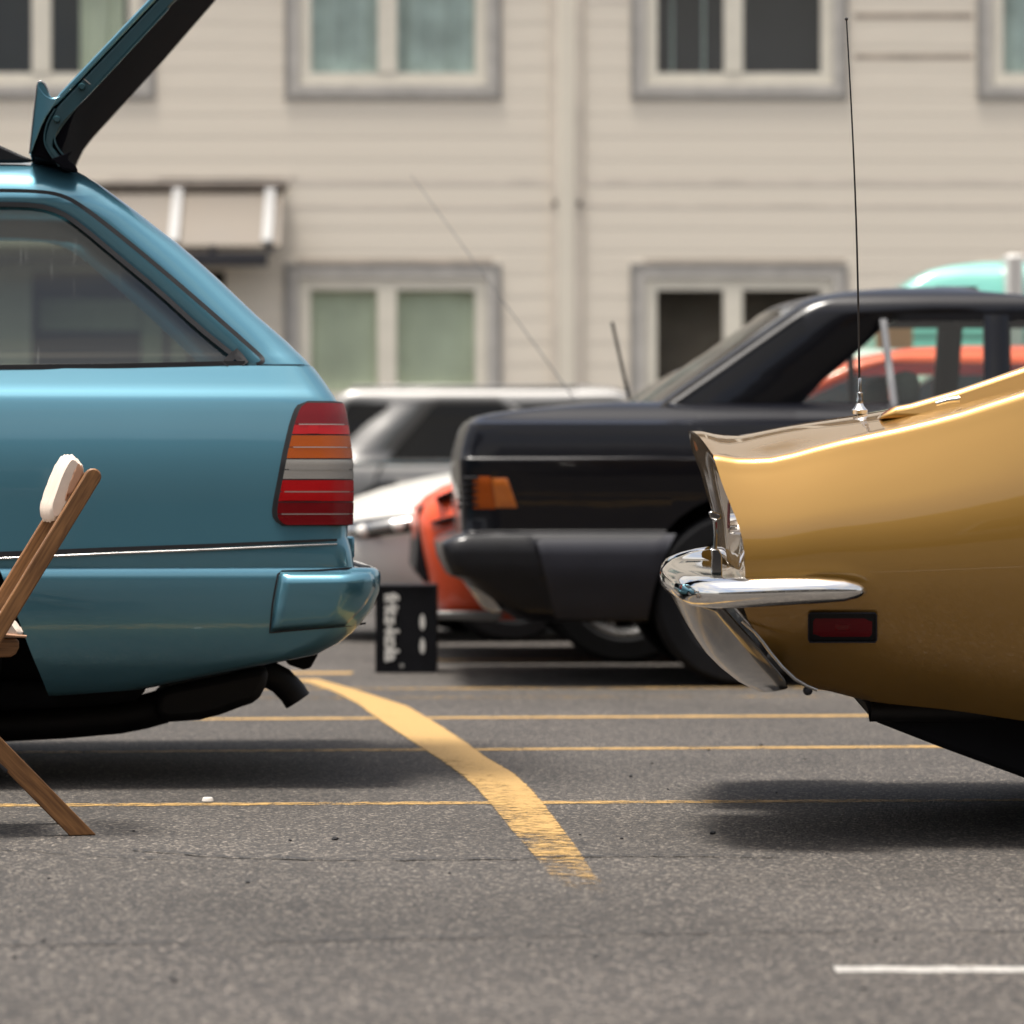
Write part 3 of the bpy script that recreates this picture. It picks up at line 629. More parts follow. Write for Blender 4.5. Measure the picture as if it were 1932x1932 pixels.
# boot sill hook seen behind the corner
# tail lamp
tl = sub('tail_light', wg)
def xl(y): return itp(y, [(757,585),(760,572),(764,565),(770,560),(780,556),(801,549),(852,537),(905,527),(940,520),(961,517),(972,517),(980,520),(987,527),(991,536)])
def patch(name, y0, y1, m, inset, proud, edge=0.0, ny=8, nx=26, xr=None, xleft=None):
    P = []
    for i in range(ny+1):
        y = y0+(y1-y0)*i/ny; zc = WG.loc(600, y, .02).z; a = pk((xl(y) if xleft is None else xleft(y))+inset, y).x; hi = WS.g(3, zc); rr = WS.g(5, zc); b = hi-rr; row = []
        n1 = nx//2; e = min(1, edge/rr)
        for j in range(nx+1):
            if j <= n1: x = a+(b-a)*j/n1; w = 0
            else: w = (j-n1)/(nx-n1)*math.pi/2*(1-e*.4); x = b+rr*math.sin(w)
            d = WS.g(1, zc) + rr*(1-math.cos(w))
            pr = proud
            row.append((x+pr*math.sin(w), d-pr*math.cos(w), zc))
        P.append(row)
    o = grid(name, P, m, tl, 60); fixn(o)
    if o.data.polygons[len(o.data.polygons)//4].normal.y > 0: o.data.flip_normals()
    return o
patch('gasket', 756, 992, 'rubber', -4, .003, ny=30)
patch('lamp_housing', 757, 991, 'rubber', 3, .0105, ny=30)
for nm, a, b, m in (('red_lens',760,800,'dark_red_lens'),('red_lens',801.5,819,'red_lens'),('amber_lens',821.5,843,'amber_lens'),('amber_lens',844.5,864.5,'amber_lens'),('clear_lens',867,885,'clear_lens'),('clear_lens',887,903.5,'clear_lens'),
                    ('red_lens',906,927,'red_lens'),('red_lens',928.5,945.5,'red_lens'),('red_lens',948,969,'dark_red_lens'),('red_lens',970.5,990,'dark_red_lens')):
    patch(nm, a, b, m, 6, .012, ny=6)
for y in (800.7, 843.8, 886, 927.8, 969.8): patch('lens_ridge', y-.9, y+.9, 'clear_lens', 14, .0135, edge=.06, ny=3)
for a, b, m, x in ((803,818,'red_lens',575),(908,944,'red_lens',534)):
    o = patch('reflector', a, b, m, 0, .0132, ny=6, nx=30, xleft=lambda y, x=x: x-(y-900)*.05)
    me = o.data; b_ = bmesh.new(); b_.from_mesh(me); cut_x = pk(600,(a+b)/2).x; bmesh.ops.delete(b_, geom=[f for f in b_.faces if f.calc_center_median().x > cut_x], context='FACES'); b_.to_mesh(me); b_.free()
# bumper corner pad
pad = [(528,1079),(600,1077.5),(668,1073),(690,1073),(700,1082),(707,1100),(705,1125),(694,1150),(676,1172),(660,1179),(600,1184),(540,1189),(509,1192),(515,1140)]
def padpt(x, y, pr):
    p = pk(min(x, 690), y); return p
ribbon('pad_gap', [pk(*q) for q in dens([(690,1176),(660,1180.5),(600,1185.5),(540,1190.5),(509,1194),(514,1140),(524,1084),(532,1077.5),(600,1076),(664,1072)], 10)], 3.4*u, 'rubber', wg, .0022, .01)
PP = []
for i in range(15):
    t = i/14; row = []
    for j in range(25):
        s = j/24; y = 1079+(1191-1079)*t; xa = 529-19*t; xb = itp(t, [(0,700),(.1,706),(.3,709),(.5,700),(.7,684),(.9,662),(1,650)])
        x = xa+(xb-xa)*s; yy = y - 8*s*(1 if t > .5 else t*2)*1.2
        p = pk(x, yy); e = min(1, min(s*10, (1-t)*9, t*6)); p.y -= .003 + .017*e*e*(3-2*e) * (1-.75*max(0, (s-.72)/.28)); row.append(p)
    PP.append(row)
o = grid('bumper_corner', PP, 'teal_paint', wg, 60); fixn(o)
if o.data.polygons[100].normal.y > 0: o.data.flip_normals()
solid(o, .004)
z0 = WG.loc(690,1072,.3).z
tp = [(WG.loc(x,1072,.1).x, y) for x, y in ((669,.012),(700,.06),(712,.14),(715,.30))]
box('bumper_top_pad', WG.loc(668,1070,.4).x-.01, WG.loc(699,1070,.12).x, .09, W_-.10, z0-.002, z0+.010, 'black_plastic', wg, .008)
p = WG.loc(662, 1030, .05); box('tailgate_catch', p.x-.02, p.x+.012, .10, .16, p.z-.03, p.z+.022, 'teal_paint', wg, .006)
# underneath: exhaust, silencer, tail pipe, towing eye
ex = sub('exhaust', wg)
def ppath(pts, d): return [WG.loc(x, y, d) for x, y in pts]
tube('pipe', ppath([(-900,1385),(-300,1378),(0,1367),(120,1361),(225,1352),(270,1343),(310,1332)], .45), .019*2.2, 'rust_pipe', ex, 14)
prism('silencer', [(p.x, p.z) for p in ppath([(292,1312),(302,1296),(340,1286),(506,1254),(500,1290),(489,1311),(476,1326),(457,1329),(412,1346),(375,1355),(319,1359),(290,1350)], .45)], .36, .62, 'rust_pipe', ex, .02)
tube('tail_pipe', ppath([(440,1290),(480,1272),(508,1272),(530,1284),(550,1304),(562,1322)], .48), [.036,.036,.035,.034,.034,.034], 'rust_pipe', ex, 16)
prism('towing_eye', [(p.x, p.z) for p in ppath([(540,1244),(541,1252),(570,1262),(584,1259),(597,1236),(600,1225),(560,1232)], .5)], .45, .55, 'underbody', wg, .008)
prism('spare_wheel_well', [(p.x, p.z) for p in ppath([(-200,1330),(0,1337),(200,1326),(255,1318),(272,1302),(280,1280),(-200,1280)], .4)], .3, 1.3, 'underbody', wg, .015)
# roof rail, seats
def roofpt(x, y, d): return WG.loc(x, y, d)
prism('roof_rail', [(p.x, p.z) for p in ppath([(66,303),(40,292),(0,274),(-40,264),(-120,258),(-900,258),(-900,268),(-120,270),(-60,280),(-30,306),(40,306)], .30)], .30, .335, 'black_plastic', wg, .006)
prism('roof_rail', [(p.x, p.z) for p in ppath([(66,303),(40,292),(0,274),(-40,264),(-120,258),(-900,258),(-900,268),(-120,270),(-60,280),(-30,306),(40,306)], .30)], W_-.335, W_-.30, 'black_plastic', wg, .006)
for yy in (.42, 1.08):
    s = sub('rear_seat', wg); p = WG.loc(-60, 720, yy)
    box('backrest', p.x-.12, p.x+.03, yy-.22, yy+.24, p.z-.5, p.z+.06, 'seat_cloth', s, .04)
    o = box('headrest', p.x-.06, p.x+.07, yy-.12, yy+.12, p.z+.0, p.z+.115, 'seat_cloth', s, .04); o.modifiers[0].segments = 5
# tailgate
tg = sub('tailgate', wg); dt = .20
pp = lambda pts, d: [(p.x, p.z) for p in (WG.loc(x, y, d) for x, y in pts)]
prism('outer_skin', pp([(112,176),(279,0),(560,-297),(700,-440),(712,-434),(570,-288),(288,7),(120,184),(108,196),(98,203)], dt), dt, W_-dt, 'teal_paint', tg, .004)
prism('inner_frame', pp([(118,187),(288,7),(570,-288),(700,-420),(690,-395),(595,-315),(322,0),(172,164),(152,190),(140,214),(132,234),(126,256),(116,284),(128,297),(136,309),(143,318),(130,316),(118,306),(92,302),(62,294),(66,270),(76,240),(90,215),(105,200)], dt), dt+.012, W_-dt-.012, 'hatch_trim', tg, .006)
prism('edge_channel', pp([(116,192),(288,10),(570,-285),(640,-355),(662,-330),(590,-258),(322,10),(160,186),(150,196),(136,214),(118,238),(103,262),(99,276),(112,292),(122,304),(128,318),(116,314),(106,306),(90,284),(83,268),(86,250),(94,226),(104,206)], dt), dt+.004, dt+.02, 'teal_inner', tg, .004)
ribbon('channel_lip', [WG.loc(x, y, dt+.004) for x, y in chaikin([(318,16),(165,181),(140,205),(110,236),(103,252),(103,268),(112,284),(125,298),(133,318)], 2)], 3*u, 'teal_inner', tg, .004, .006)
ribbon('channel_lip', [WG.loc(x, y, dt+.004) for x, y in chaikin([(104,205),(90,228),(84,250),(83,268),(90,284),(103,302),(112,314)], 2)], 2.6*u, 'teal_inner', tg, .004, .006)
for x, y in ((154.5,163.5),(107,225)):
    p = WG.loc(x, y, dt); lathe('bolt', [(.0005,-.012),(.006,-.012),(.0085,-.007),(.009,.0),(.009,.01)], 'teal_inner', tg, 18, (p.x, dt+.004, p.z))
p0, p1 = WG.loc(158, 148.5, dt), WG.loc(170.5, 159, dt); tube('weld_bead', [(p0.x,dt+.001,p0.z),(p1.x,dt+.001,p1.z)], .0014, 'chrome', tg, 6)
# spoiler lip above the hinge: thin flared edge in body colour
SP = []
for i in range(9):
    t = i/8; lx = chaikin([(56,289),(61,245),(66,200),(70,160)], 2); rx = chaikin([(60,288),(80,232),(98,205),(114,182)], 2)
    a = lx[int(t*(len(lx)-1))]; b = rx[int(t*(len(rx)-1))]
    SP.append([(a[0]+(b[0]-a[0])*s, a[1]+(b[1]-a[1])*s + 10*math.sin(math.pi*s)*t*1.3 - 14*t*(1-s)**2*0, s) for s in np.linspace(0, 1, 9)])
for dd, ym in ((dt, W_-dt),):
    V = [[WG.loc(x, y, dt+.03*math.sin(math.pi*s)*0+.012*s) for x, y, s in r] for r in SP]
    prof = [(p.x, p.z) for p in [r[0] for r in V]] + [(p.x, p.z) for p in V[-1][1:]] + [(p.x, p.z) for p in [r[-1] for r in V[::-1]][1:]]
    prism('spoiler', prof, dt-.002, W_-dt+.002, 'teal_paint', tg, .006)
prism('spoiler_lip', pp([(69.5,162),(72,154.5),(78,153),(84,158),(89,167),(93,178),(100,186),(88,188),(74,190),(67,192)], dt), dt+.002, W_-dt-.002, 'teal_paint', tg, .002)
tube('spoiler_edge', [WG.loc(x, y, dt-.002) for x, y in [(55.5,290),(60,245),(65,200),(69.5,162),(72,154.5),(78,153),(84,158),(89,167),(93,178)]], [.0018]*4+[.0022,.0024,.0024,.002,.0015], 'worn_chrome', tg, 8)
prism('hinge_rubber', pp([(124,290),(136,285),(128,292),(130,302),(142,311),(147,321),(138,322),(120,318),(104,306),(96,300)], dt), dt-.004, dt+.06, 'hatch_trim', tg, .002)

# ------------------------------------------------------------------ gold sports car, tail towards the wagon
CV = Frame(1345, 7.4, -2.4); CW = 1.75; cv = CV.empty('sports_car')
tag(cv, 'metallic gold classic sports coupe with chrome rear bumper and whip aerial', 'car')
crest = smooth_tab([(1290,857),(1345,857),(1400,864),(1455,862),(1520,846),(1576,831),(1692,806),(1800,779),(1932,737),(2080,697),(2300,668),(2480,672),(2800,730),(3200,800),(3600,812),(4100,770),(4600,715),(5000,705),(5400,770),(5700,900),(5860,1010)])
bott = smooth_tab([(1290,1301),(1541,1301),(1603,1314),(1640,1323),(1798,1340),(1932,1360),(2100,1378),(2500,1400),(5400,1400),(5700,1330),(5860,1250)])
redge = smooth_tab([(850,1343),(883,1353),(920,1365),(954,1379),(996,1395),(1038,1404),(1094,1406),(1150,1404),(1193,1427),(1232,1453),(1269,1488),(1290,1520),(1302,1543)])
cprof = smooth_tab([(0,.070),(.012,.060),(.05,.052),(.12,.038),(.22,.020),(.32,.006),(.42,.0),(.52,.002),(.62,.016),(.74,.050),(.86,.102),(.95,.155),(1,.19)])
FS = [0,.012,.03,.05,.08,.12,.16,.20,.25,.3,.35,.4,.45,.5,.55,.6,.65,.7,.75,.8,.85,.9,.94,.97,1]
def cvd(f, lx):
    d = itp(f, cprof)
    tail = max(0, 1-max(lx, 0)/1.0); d += .050*tail**1.6          # the tail draws in
    d *= 1
    if lx > 3.6: d += .42*((lx-3.6)/.95)**2.2
    return d
def cvside(f, s):
    x = 1400.
    for _ in range(12):
        y = itp(x, crest)+(itp(x, bott)-itp(x, crest))*f; x = itp(y, redge)
    x = x+(5860-x)*s; y = itp(x, crest)+(itp(x, bott)-itp(x, crest))*f
    p = CV.loc(x, y, 0); lx = p.x
    return CV.loc(x, y, cvd(f, lx))
SSS = [0,.0012,.003,.006,.01,.016,.024,.033,.043,.054,.066,.078,.09,.103,.117,.132]+list(np.linspace(.15,1,34))
side = [[cvside(f, s) for s in SSS] for f in FS]
cz = smooth_tab([(1290,813),(1298,813.5),(1312,812.5),(1350,819),(1384,822),(1418,816.5),(1491,802),(1603,785),(1640,778.5),(1717,764),(1800,752),(1932,735),(2300,700),(3000,690),(4200,720),(5200,700),(5600,830),(5860,1000)])
MID = CW/2
ct = smooth_tab([(813,1298),(847,1305),(892,1322),(942,1336),(976,1345),(1038,1348),(1100,1354),(1160,1400),(1230,1460),(1302,1545)])
cen = [(CV.loc(x, y, MID).x, CV.loc(x, y, MID).z) for y, x in ct]
def cen_x(z): return itp(z, [(b, a) for a, b in cen])
def mirror(P): return [Vector((p[0], CW-p[1], p[2])) for p in P]
def cz_at(lx):
    c, n = math.cos(CV.th), math.sin(CV.th); X, Y = CV.x+lx*c-MID*n, CV.y+lx*n+MID*c
    xv = CX + X/Y*F; return CH+(YH-itp(xv, cz))/F*Y
deck = []
TS = [0,.02,.05,.1,.18,.28,.4,.55,.7,.85,1]
for j in range(len(SSS)):
    a = side[0][j]; zc = cz_at(a.x+(cen[0][0]-side[0][0].x)*max(0, 1-j/8)); row = []
    for t in TS:
        e = math.sin(t*math.pi/2)**1.1; row.append(Vector((a.x+(cen[0][0]-side[0][0].x)*t*max(0, 1-j/8), a.y+(MID-a.y)*t, a.z+(max(zc, a.z)-a.z)*e)))
    deck.append(row)
# one continuous shell: deck + sides, both halves
half = []
for j in range(len(SSS)):
    col = [deck[j][k] for k in range(len(TS)-1, -1, -1)] + [side[i][j] for i in range(1, len(FS))]
    half.append(col)
full = [[*h, *mirror(h)[::-1]] for h in half]
V = [p for r in full for p in r]; nc = len(full[0]); Fc = [(i*nc+j, (i+1)*nc+j, (i+1)*nc+j+1, i*nc+j+1) for i in range(len(full)-1) for j in range(nc-1)]
Fc += [(i*nc+nc-1, (i+1)*nc+nc-1, (i+1)*nc, i*nc) for i in range(len(full)-1)]
# (the loop closes across the floor)
n0 = len(V)
b = bmesh.new(); bv = [b.verts.new(p) for p in V]
for f in Fc:
    try: b.faces.new([bv[k] for k in f])
    except Exception: pass
b.faces.new([bv[(len(full)-1)*nc+j] for j in range(nc)])
# tail panel: from the side edge across to the centre line, hollowed
LAT = [0,.015,.04,.09,.16,.25,.38,.52,.68,.84,1]
nt = len(TS); edge = [full[0][j] for j in range(nc)]
rowsP = []
top = [bv[nt-1-k] for k in range(nt)]          # crest(near) .. centre along the deck's rear edge
tabT = [1]*0
prev = None; grid_idx = []
for i, f in enumerate(FS):
    a = side[i][0]; row = []
    for k, t in enumerate(TS):
        if i == 0: row.append(bv[nt-1-k]); continue
        if k == 0: row.append(bv[nt-1+i]); continue
        zc = a.z + max(0, 1-f/.35)*(deck[0][-1].z-a.z)*(1 if True else 0); e = math.sin(t*math.pi/2)**.9
        e = math.sin(t*math.pi/2)**1.1; zz = a.z+(zc-a.z)*e; xc = cen_x(zz); hollow = .020*math.sin(math.pi*min(1, f/.52))*math.sin(math.pi*min(1, t*2.2))*(f < .52)
        q = min(1, t/.12); w = q*q*(3-2*q); x = a.x+(xc-a.x)*(.12*w+.88*t)+hollow
        row.append(b.verts.new((x, a.y+(MID-a.y)*t, zz)))
    grid_idx.append(row)
for i in range(len(FS)-1):
    for k in range(len(TS)-1):
        b.faces.new([grid_idx[i][k], grid_idx[i+1][k], grid_idx[i+1][k+1], grid_idx[i][k+1]])
# far half of the tail panel
grid2 = []
for i, f in enumerate(FS):
    row = []
    for k, t in enumerate(TS):
        v = grid_idx[i][k]
        if k == len(TS)-1: row.append(v); continue
        if i == 0: row.append(bv[nc-1-(nt-1-k)]); continue
        if k == 0: row.append(bv[nc-1-(nt-1+i)]); continue
        row.append(b.verts.new((v.co.x, CW-v.co.y, v.co.z)))
    grid2.append(row)
for i in range(len(FS)-1):
    for k in range(len(TS)-1):
        try: b.faces.new([grid2[i][k+1], grid2[i+1][k+1], grid2[i+1][k], grid2[i][k]])
        except Exception: pass
bmesh.ops.remove_doubles(b, verts=b.verts, dist=1e-5)
ed = [e for e in b.edges if e.is_boundary]
if ed: bmesh.ops.holes_fill(b, edges=ed, sides=0)
bmesh.ops.recalc_face_normals(b, faces=b.faces)
me = bpy.data.meshes.new('body'); b.to_mesh(me); b.free(); me.shade_smooth(); me.set_sharp_from_angle(angle=math.radians(34)); me.materials.append(M['gold_paint'])
cbody = bpy.data.objects.new('body', me); COL.objects.link(cbody); cbody.parent = cv
rwx, fwx = 1.02, 1.02+2.489
cut(cbody, [cyl_y('c', (x, 0, .34), .37, a, c, cv) for x in (rwx, fwx) for a, c in ((-.2, .33), (CW-.33, CW+.2))], 'underbody')
for x, y in ((rwx,.15),(rwx,CW-.15),(fwx,.15),(fwx,CW-.15)): wheel(cv, x, y, .335, .21, 8, 'alloy', 1 if y < 1 else -1)
# cabin: two flying buttresses, roof, upright rear window between them
def cabz(xv, yv, d): p = CV.loc(xv, yv, d); return (p.x, p.z)
for d0, d1 in ((.30,.52),(CW-.52,CW-.30)):
    pr = [cabz(x, y, .30) for x, y in ((1655,790),(1690,766),(1717,761),(1800,737),(1932,692),(2100,630),(2300,560),(2500,505),(2700,470),(2900,455),(2900,800),(2300,800))]
    n = len(pr); V = []
    for x, z in pr: 
        k = .10*max(0, min(1, (z-.84)/.35)); V.append((x, d0+(k if d0 < 1 else 0), z))
    for x, z in pr:
        k = .10*max(0, min(1, (z-.84)/.35)); V.append((x, d1-(k if d0 > 1 else 0), z))
    o = fixn(mesh('buttress', V, [tuple(range(n)), tuple(range(2*n-1,n-1,-1))]+[(i,n+i,n+(i+1)%n,(i+1)%n) for i in range(n)], 'gold_paint', cv, 34)); bev(o, .012, 3)
xr0 = CV.loc(2900,455,.3).x; zr = CV.loc(2900,455,.3).z
prism('roof', [(xr0-.01,zr-.06),(xr0-.01,zr),(xr0+.3,zr+.015),(xr0+.55,zr-.02),(xr0+.55,zr-.06)], .42, CW-.42, 'gold_paint', cv, .01)
box('rear_window', xr0-.05, xr0-.044, .50, CW-.50, .80, zr-.01, 'dark_glass', cv)
slab('windscreen', .42, CW-.42, 0, 0, .01, .01, .004, 'dark_glass', cv) if False else None
V = [(xr0+.55,.42,zr-.03),(xr0+.55,CW-.42,zr-.03),(xr0+1.25,CW-.3,.82),(xr0+1.25,.3,.82)]; mesh('windscreen', V, [(0,1,2,3)], 'dark_glass', cv)
for s in (.36, CW-.36): mesh('side_window', [(xr0-.02,s,zr-.06),(xr0+.5,s,zr-.06),(xr0+1.1,s-(.05 if s < 1 else -.05),.82),(xr0-.02,s-(.06 if s < 1 else -.06),.82)], [(0,1,2,3)], 'dark_glass', cv)
# chrome bumper: swept blade, both quarters
def bumper_half(mir):
    path = [(1634,1114,.004,.10,.2),(1628,1114,-.004,.35,.3),(1615,1114,-.010,.58,.4),(1590,1114.5,-.016,.80,.5),(1540,1115,-.018,.92,.6),(1480,1117,-.014,1,.8),(1430,1119,.0,1.04,1),(1390,1120,.018,1.06,1),(1355,1120,.042,1.08,1),(1332,1118,.075,1.10,1),(1314,1115,.12,1.10,1),(1299,1110,.18,1.08,1),(1287,1105,.25,1.06,1),(1277,1100,.33,1.04,1),(1269,1095,.42,1.02,1),(1264,1090,.50,1.0,.9),(1263,1084,.57,.95,.8),(1268,1076,.63,.9,.6),(1282,1066,.67,.8,.5),(1304,1058,.69,.7,.4),(1335,1052,.70,.6,.3)]
    path = [(x + 16*max(0, min(1, (1345-x)/60)), y, d, a_, b_) for x, y, d, a_, b_ in path]
    P = []; n = len(path); C = [CV.loc(x, y, d) for x, y, d, *_ in path]
    sec = [(.030,.0),(.0285,.010),(.022,.019),(.010,.0255),(-.006,.0285),(-.04,.030),(-.10,.030),(-.10,-.012),(-.04,-.020),(-.006,-.0265),(.010,-.0245),(.022,-.019),(.0285,-.010)]
    for i, c in enumerate(C):
        t = (C[min(i+1,n-1)]-C[max(i-1,0)]); t.z = 0; t.normalize(); out = Vector((t.y, -t.x, 0)) * -1
        s, dp_ = path[i][3], path[i][4]; row = []
        for o_, h in sec:
            row.append(c + out*((o_*(dp_ if o_ < -.01 else 1)+.010)*s) + Vector((0,0,h*s)))
        P.append(row)
    if mir: P = [mirror(r) for r in P]
    ns = len(sec)
    V = [p for r in P for p in r]; Fc = [(i*ns+k, i*ns+(k+1)%ns, (i+1)*ns+(k+1)%ns, (i+1)*ns+k) for i in range(n-1) for k in range(ns)]
    Fc += [tuple(range(ns)), tuple(range(n*ns-1, n*ns-ns-1, -1))]
    fixn(mesh('bumper', V, Fc, 'chrome', cv, 60))
bumper_half(False); bumper_half(True)
prism('bumper_guard', [cabz(x, y, .18) for x, y in ((1341,1086),(1343,1040),(1338,1036),(1356,1036),(1362,1046),(1363,1088),(1358,1092))], .17, .20, 'chrome', cv, .005)
prism('lamp_bezel', [cabz(x, y, .30) for x, y in ((1336,966),(1344,964),(1360,970),(1362,978),(1352,982),(1340,978))], .30, .34, 'worn_chrome', cv, .003)
tube('plate_bracket', [CV.loc(x, y, .22) for x, y in ((1349,985),(1350,1010),(1349,1040))], .004, 'chrome', cv, 8)
for dd in (.22,.42,CW-.42,CW-.22):
    zc = .665; xx = cen_x(zc); tl2 = sub('tail_light', cv)
    for nm, r0, mm in (('bezel',.062,'chrome'),('lens',.052,'marker_red')):
        V = [(xx+.035-(.002 if nm == 'lens' else 0), dd+r0*math.cos(k/24*6.283), zc+r0*math.sin(k/24*6.283)) for k in range(24)] + [(xx+.06, dd+r0*math.cos(k/24*6.283), zc+r0*math.sin(k/24*6.283)) for k in range(24)]
        fixn(mesh(nm, V, [tuple(range(24))]+[(k,24+k,24+(k+1)%24,(k+1)%24) for k in range(24)], mm, tl2, 40))
# valance under the bumper
for mir in (0, 1):
    P = []
    for xa, ya, xb, yb in ((1258,1102,1362,1146),(1268,1120,1374,1160),(1281,1146,1392,1180),(1296,1174,1412,1202),(1314,1202,1432,1226),(1334,1230,1450,1248),(1360,1256,1466,1266),(1392,1281,1478,1282),(1424,1297,1484,1299)):
        a = CV.loc(xa, ya, .80); c = CV.loc(xb, yb, .10); row = []
        for k in range(9):
            t = k/8; d = .10+.70*t; q = c+(a-c)*(1-(1-t)**1.7); q.y = d; row.append(q)
        P.append(row)
    if mir: P = [mirror(r) for r in P]
    o = grid('valance', P, 'dull_chrome', cv, 60); solid(o, .006, 0)
tube('valance_edge', [CV.loc(x, y, .08) for x, y in ((1400,1172),(1424,1192),(1440,1212),(1456,1234),(1476,1258),(1500,1281),(1522,1294),(1542,1302))], .0035, 'worn_chrome', cv, 8)
p = CV.loc(1524, 1303, .12); b = bmesh.new(); bmesh.ops.create_uvsphere(b, u_segments=16, v_segments=10, radius=.0095); me = bpy.data.meshes.new('bump_stop'); b.to_mesh(me); b.free(); me.materials.append(M['rubber']); me.shade_smooth(); o = bpy.data.objects.new('bump_stop', me); COL.objects.link(o); o.parent = cv; o.location = p
# side marker lamp
def cvpick(x, y):
    f = (y-itp(x, crest))/(itp(x, bott)-itp(x, crest)); return CV.loc(x, y, cvd(f, CV.loc(x, y, 0).x))
mk = sub('side_marker', cv); uc = CV.y/F
def rpatch(name, x0, x1, y0, y1, pr, m, nx=8, ny=5, r=3):
    P = []
    for i in range(ny+1):
        row = []
        for j in range(nx+1):
            x, y = x0+(x1-x0)*j/nx, y0+(y1-y0)*i/ny
            if i in (0, ny): x = min(max(x, x0+r), x1-r)
            p = cvpick(x, y); p.y -= pr if 0 < i < ny and 0 < j < nx else pr*.5; row.append(p)
        P.append(row)
    o = grid(name, P, m, mk, 50)
    if o.data.polygons[0].normal.y > 0: o.data.flip_normals()
    return o
rpatch('bezel', 1524, 1655, 1155, 1213, .004, 'black_plastic'); 
o = ribbon('bezel_rim', [cvpick(*q) for q in dens([(1529,1156.5),(1650,1156.5),(1653.5,1160),(1653.5,1208),(1650,1211.5),(1529,1211.5),(1525.5,1208),(1525.5,1160),(1529,1156.5)], 12)[:-1]], 2.6*uc, 'grey_cladding', mk, .007, .002, True)
rpatch('lens', 1534, 1645, 1165, 1203, .0065, 'marker_red'); rpatch('reflector', 1572, 1606, 1176, 1191, .008, 'dark_red_lens')
# exhaust tip and spare wheel tub
tp_ = CV.loc(1641, 1341, .30); tube('exhaust_tip', [tp_+Vector((0,0,0)), tp_+Vector((.25,.02,.0))], [.022,.022], 'rust_pipe', cv, 16, False)
prism('spare_wheel_tub', [cabz(x, y, .32) for x, y in ((1630,1318),(1646,1360),(1777,1411),(1932,1468),(2010,1490),(2120,1490),(2160,1320))], .32, CW-.32, 'underbody', cv, .012)
# aerial, filler clip
ae = sub('aerial', cv); q = CV.loc(1622, 774, .72); tt = CV.loc(1597, 36, .72)
lathe('base', [(.001,-.014),(.016,-.012),(.017,-.004),(.013,0.0),(.010,.004),(.007,.010)], 'chrome', ae, 20, q+Vector((0,0,.004)), 'z')
lathe('collar', [(.007,.010),(.0075,.016),(.0065,.02),(.0065,.032),(.004,.034),(.004,.06),(.0028,.064)], 'worn_chrome', ae, 16, q+Vector((0,0,.004)), 'z')
tube('whip', [q+(tt-q)*t+Vector((.006*math.sin(math.pi*t),0,0)) for t in np.linspace(.05, 1, 14)], list(np.linspace(.0026, .0015, 14)), 'rust_pipe', ae, 8)
b = bmesh.new(); bmesh.ops.create_uvsphere(b, u_segments=12, v_segments=8, radius=.0036); me = bpy.data.meshes.new('tip'); b.to_mesh(me); b.free(); me.materials.append(M['rust_pipe']); me.shade_smooth(); o = bpy.data.objects.new('tip', me); COL.objects.link(o); o.parent = ae; o.location = tt
q = CV.loc(1766, 762, .27); w_ = CV.loc(1810, 753, .27); tube('filler_catch', [q, q+(w_-q)*.5+Vector((0,0,.002)), w_], [.005,.006,.007], 'chrome', cv, 10)

# ------------------------------------------------------------------ black saloon in the second row
BS = Frame(835, 13.5, 1.9); BW = 1.69; bs = BS.empty('saloon_car')
tag(bs, 'black saloon with amber rear lamp and grey lower cladding behind the gold coupe', 'car')
ub = 13.5/F; BL = 4.42
spec = [(1172,1010,.10,.10,.0),(1169,975,.075,.10,.0),(1150,943,.05,.09,.0),(1120,908,.02,.08,.01),(1096,876,.0,.07,.02),(1090,862,-.012,.06,.02),(1086,850,-.018,.06,.02),(1057,838,-.022,.06,.03),(1030,833,-.022,.06,.03),(1024,834,-.02,.06,.03),(1016,845,-.012,.06,.03),(1008,866,.0,.06,.02),(1006,872,.020,.04,.02),(1003,873,.030,.04,.02),(1000,872,.034,.04,.02),(937,871,.026,.04,.03),(900,868,.016,.04,.03),(870,867,.014,.04,.03),(866,867,.014,.04,.03),(863,868,.020,.04,.03),(845,871,.024,.04,.03),(820,878,.030,.04,.03),(803,884,.036,.04,.03),(799,886,.039,.04,.03),(797,887,.050,.04,.03),(795,889,.062,.04,.03),(791,893,.078,.05,.03),(786,900,.092,.06,.03),(780,925,.108,.08,.03),(774,965,.125,.10,.03),(769,1010,.142,.12,.02),(764,1060,.17,.14,.02),(760,1110,.20,.16,.02)]
R = []
for y, x, d, rr, br in spec:
    p = BS.loc(x, y, d+rr); z = p.z
    hi = BL - itp(z, [(.15,.25),(.35,.03),(.6,.0),(.75,.08),(.82,.30),(.88,.8),(.93,1.15),(1.0,1.3)])
    R.append((z, p.x, hi, d, rr, br))
rows = [loop(z, lo, hi, d, BW, rr, .22, br*.5, .08, NS=36) for z, lo, hi, d, rr, br in R]
BSS = Side([(z, d, lo, hi, rr, .22) for z, lo, hi, d, rr, br in R])
body = fixn(mesh('body', *skin(rows, lambda r, s, i: 'b')['b'][:2], 'black_paint', bs, 30))
wx = BS.loc(1402, 1120, 0).x
cut(body, [cyl_y('c', (x, 0, .33), .345, a, c, bs) for x in (wx, wx+2.665) for a, c in ((-.2,.33),(BW-.33,BW+.2))], 'underbody')
for x, y in ((wx,.12),(wx,BW-.12),(wx+2.665,.12),(wx+2.665,BW-.12)): wheel(bs, x, y, .31, .19, 15, 'alloy', 1 if y < 1 else -1)
bk = lambda xv, yv: BSS.pick(BS, xv, yv)
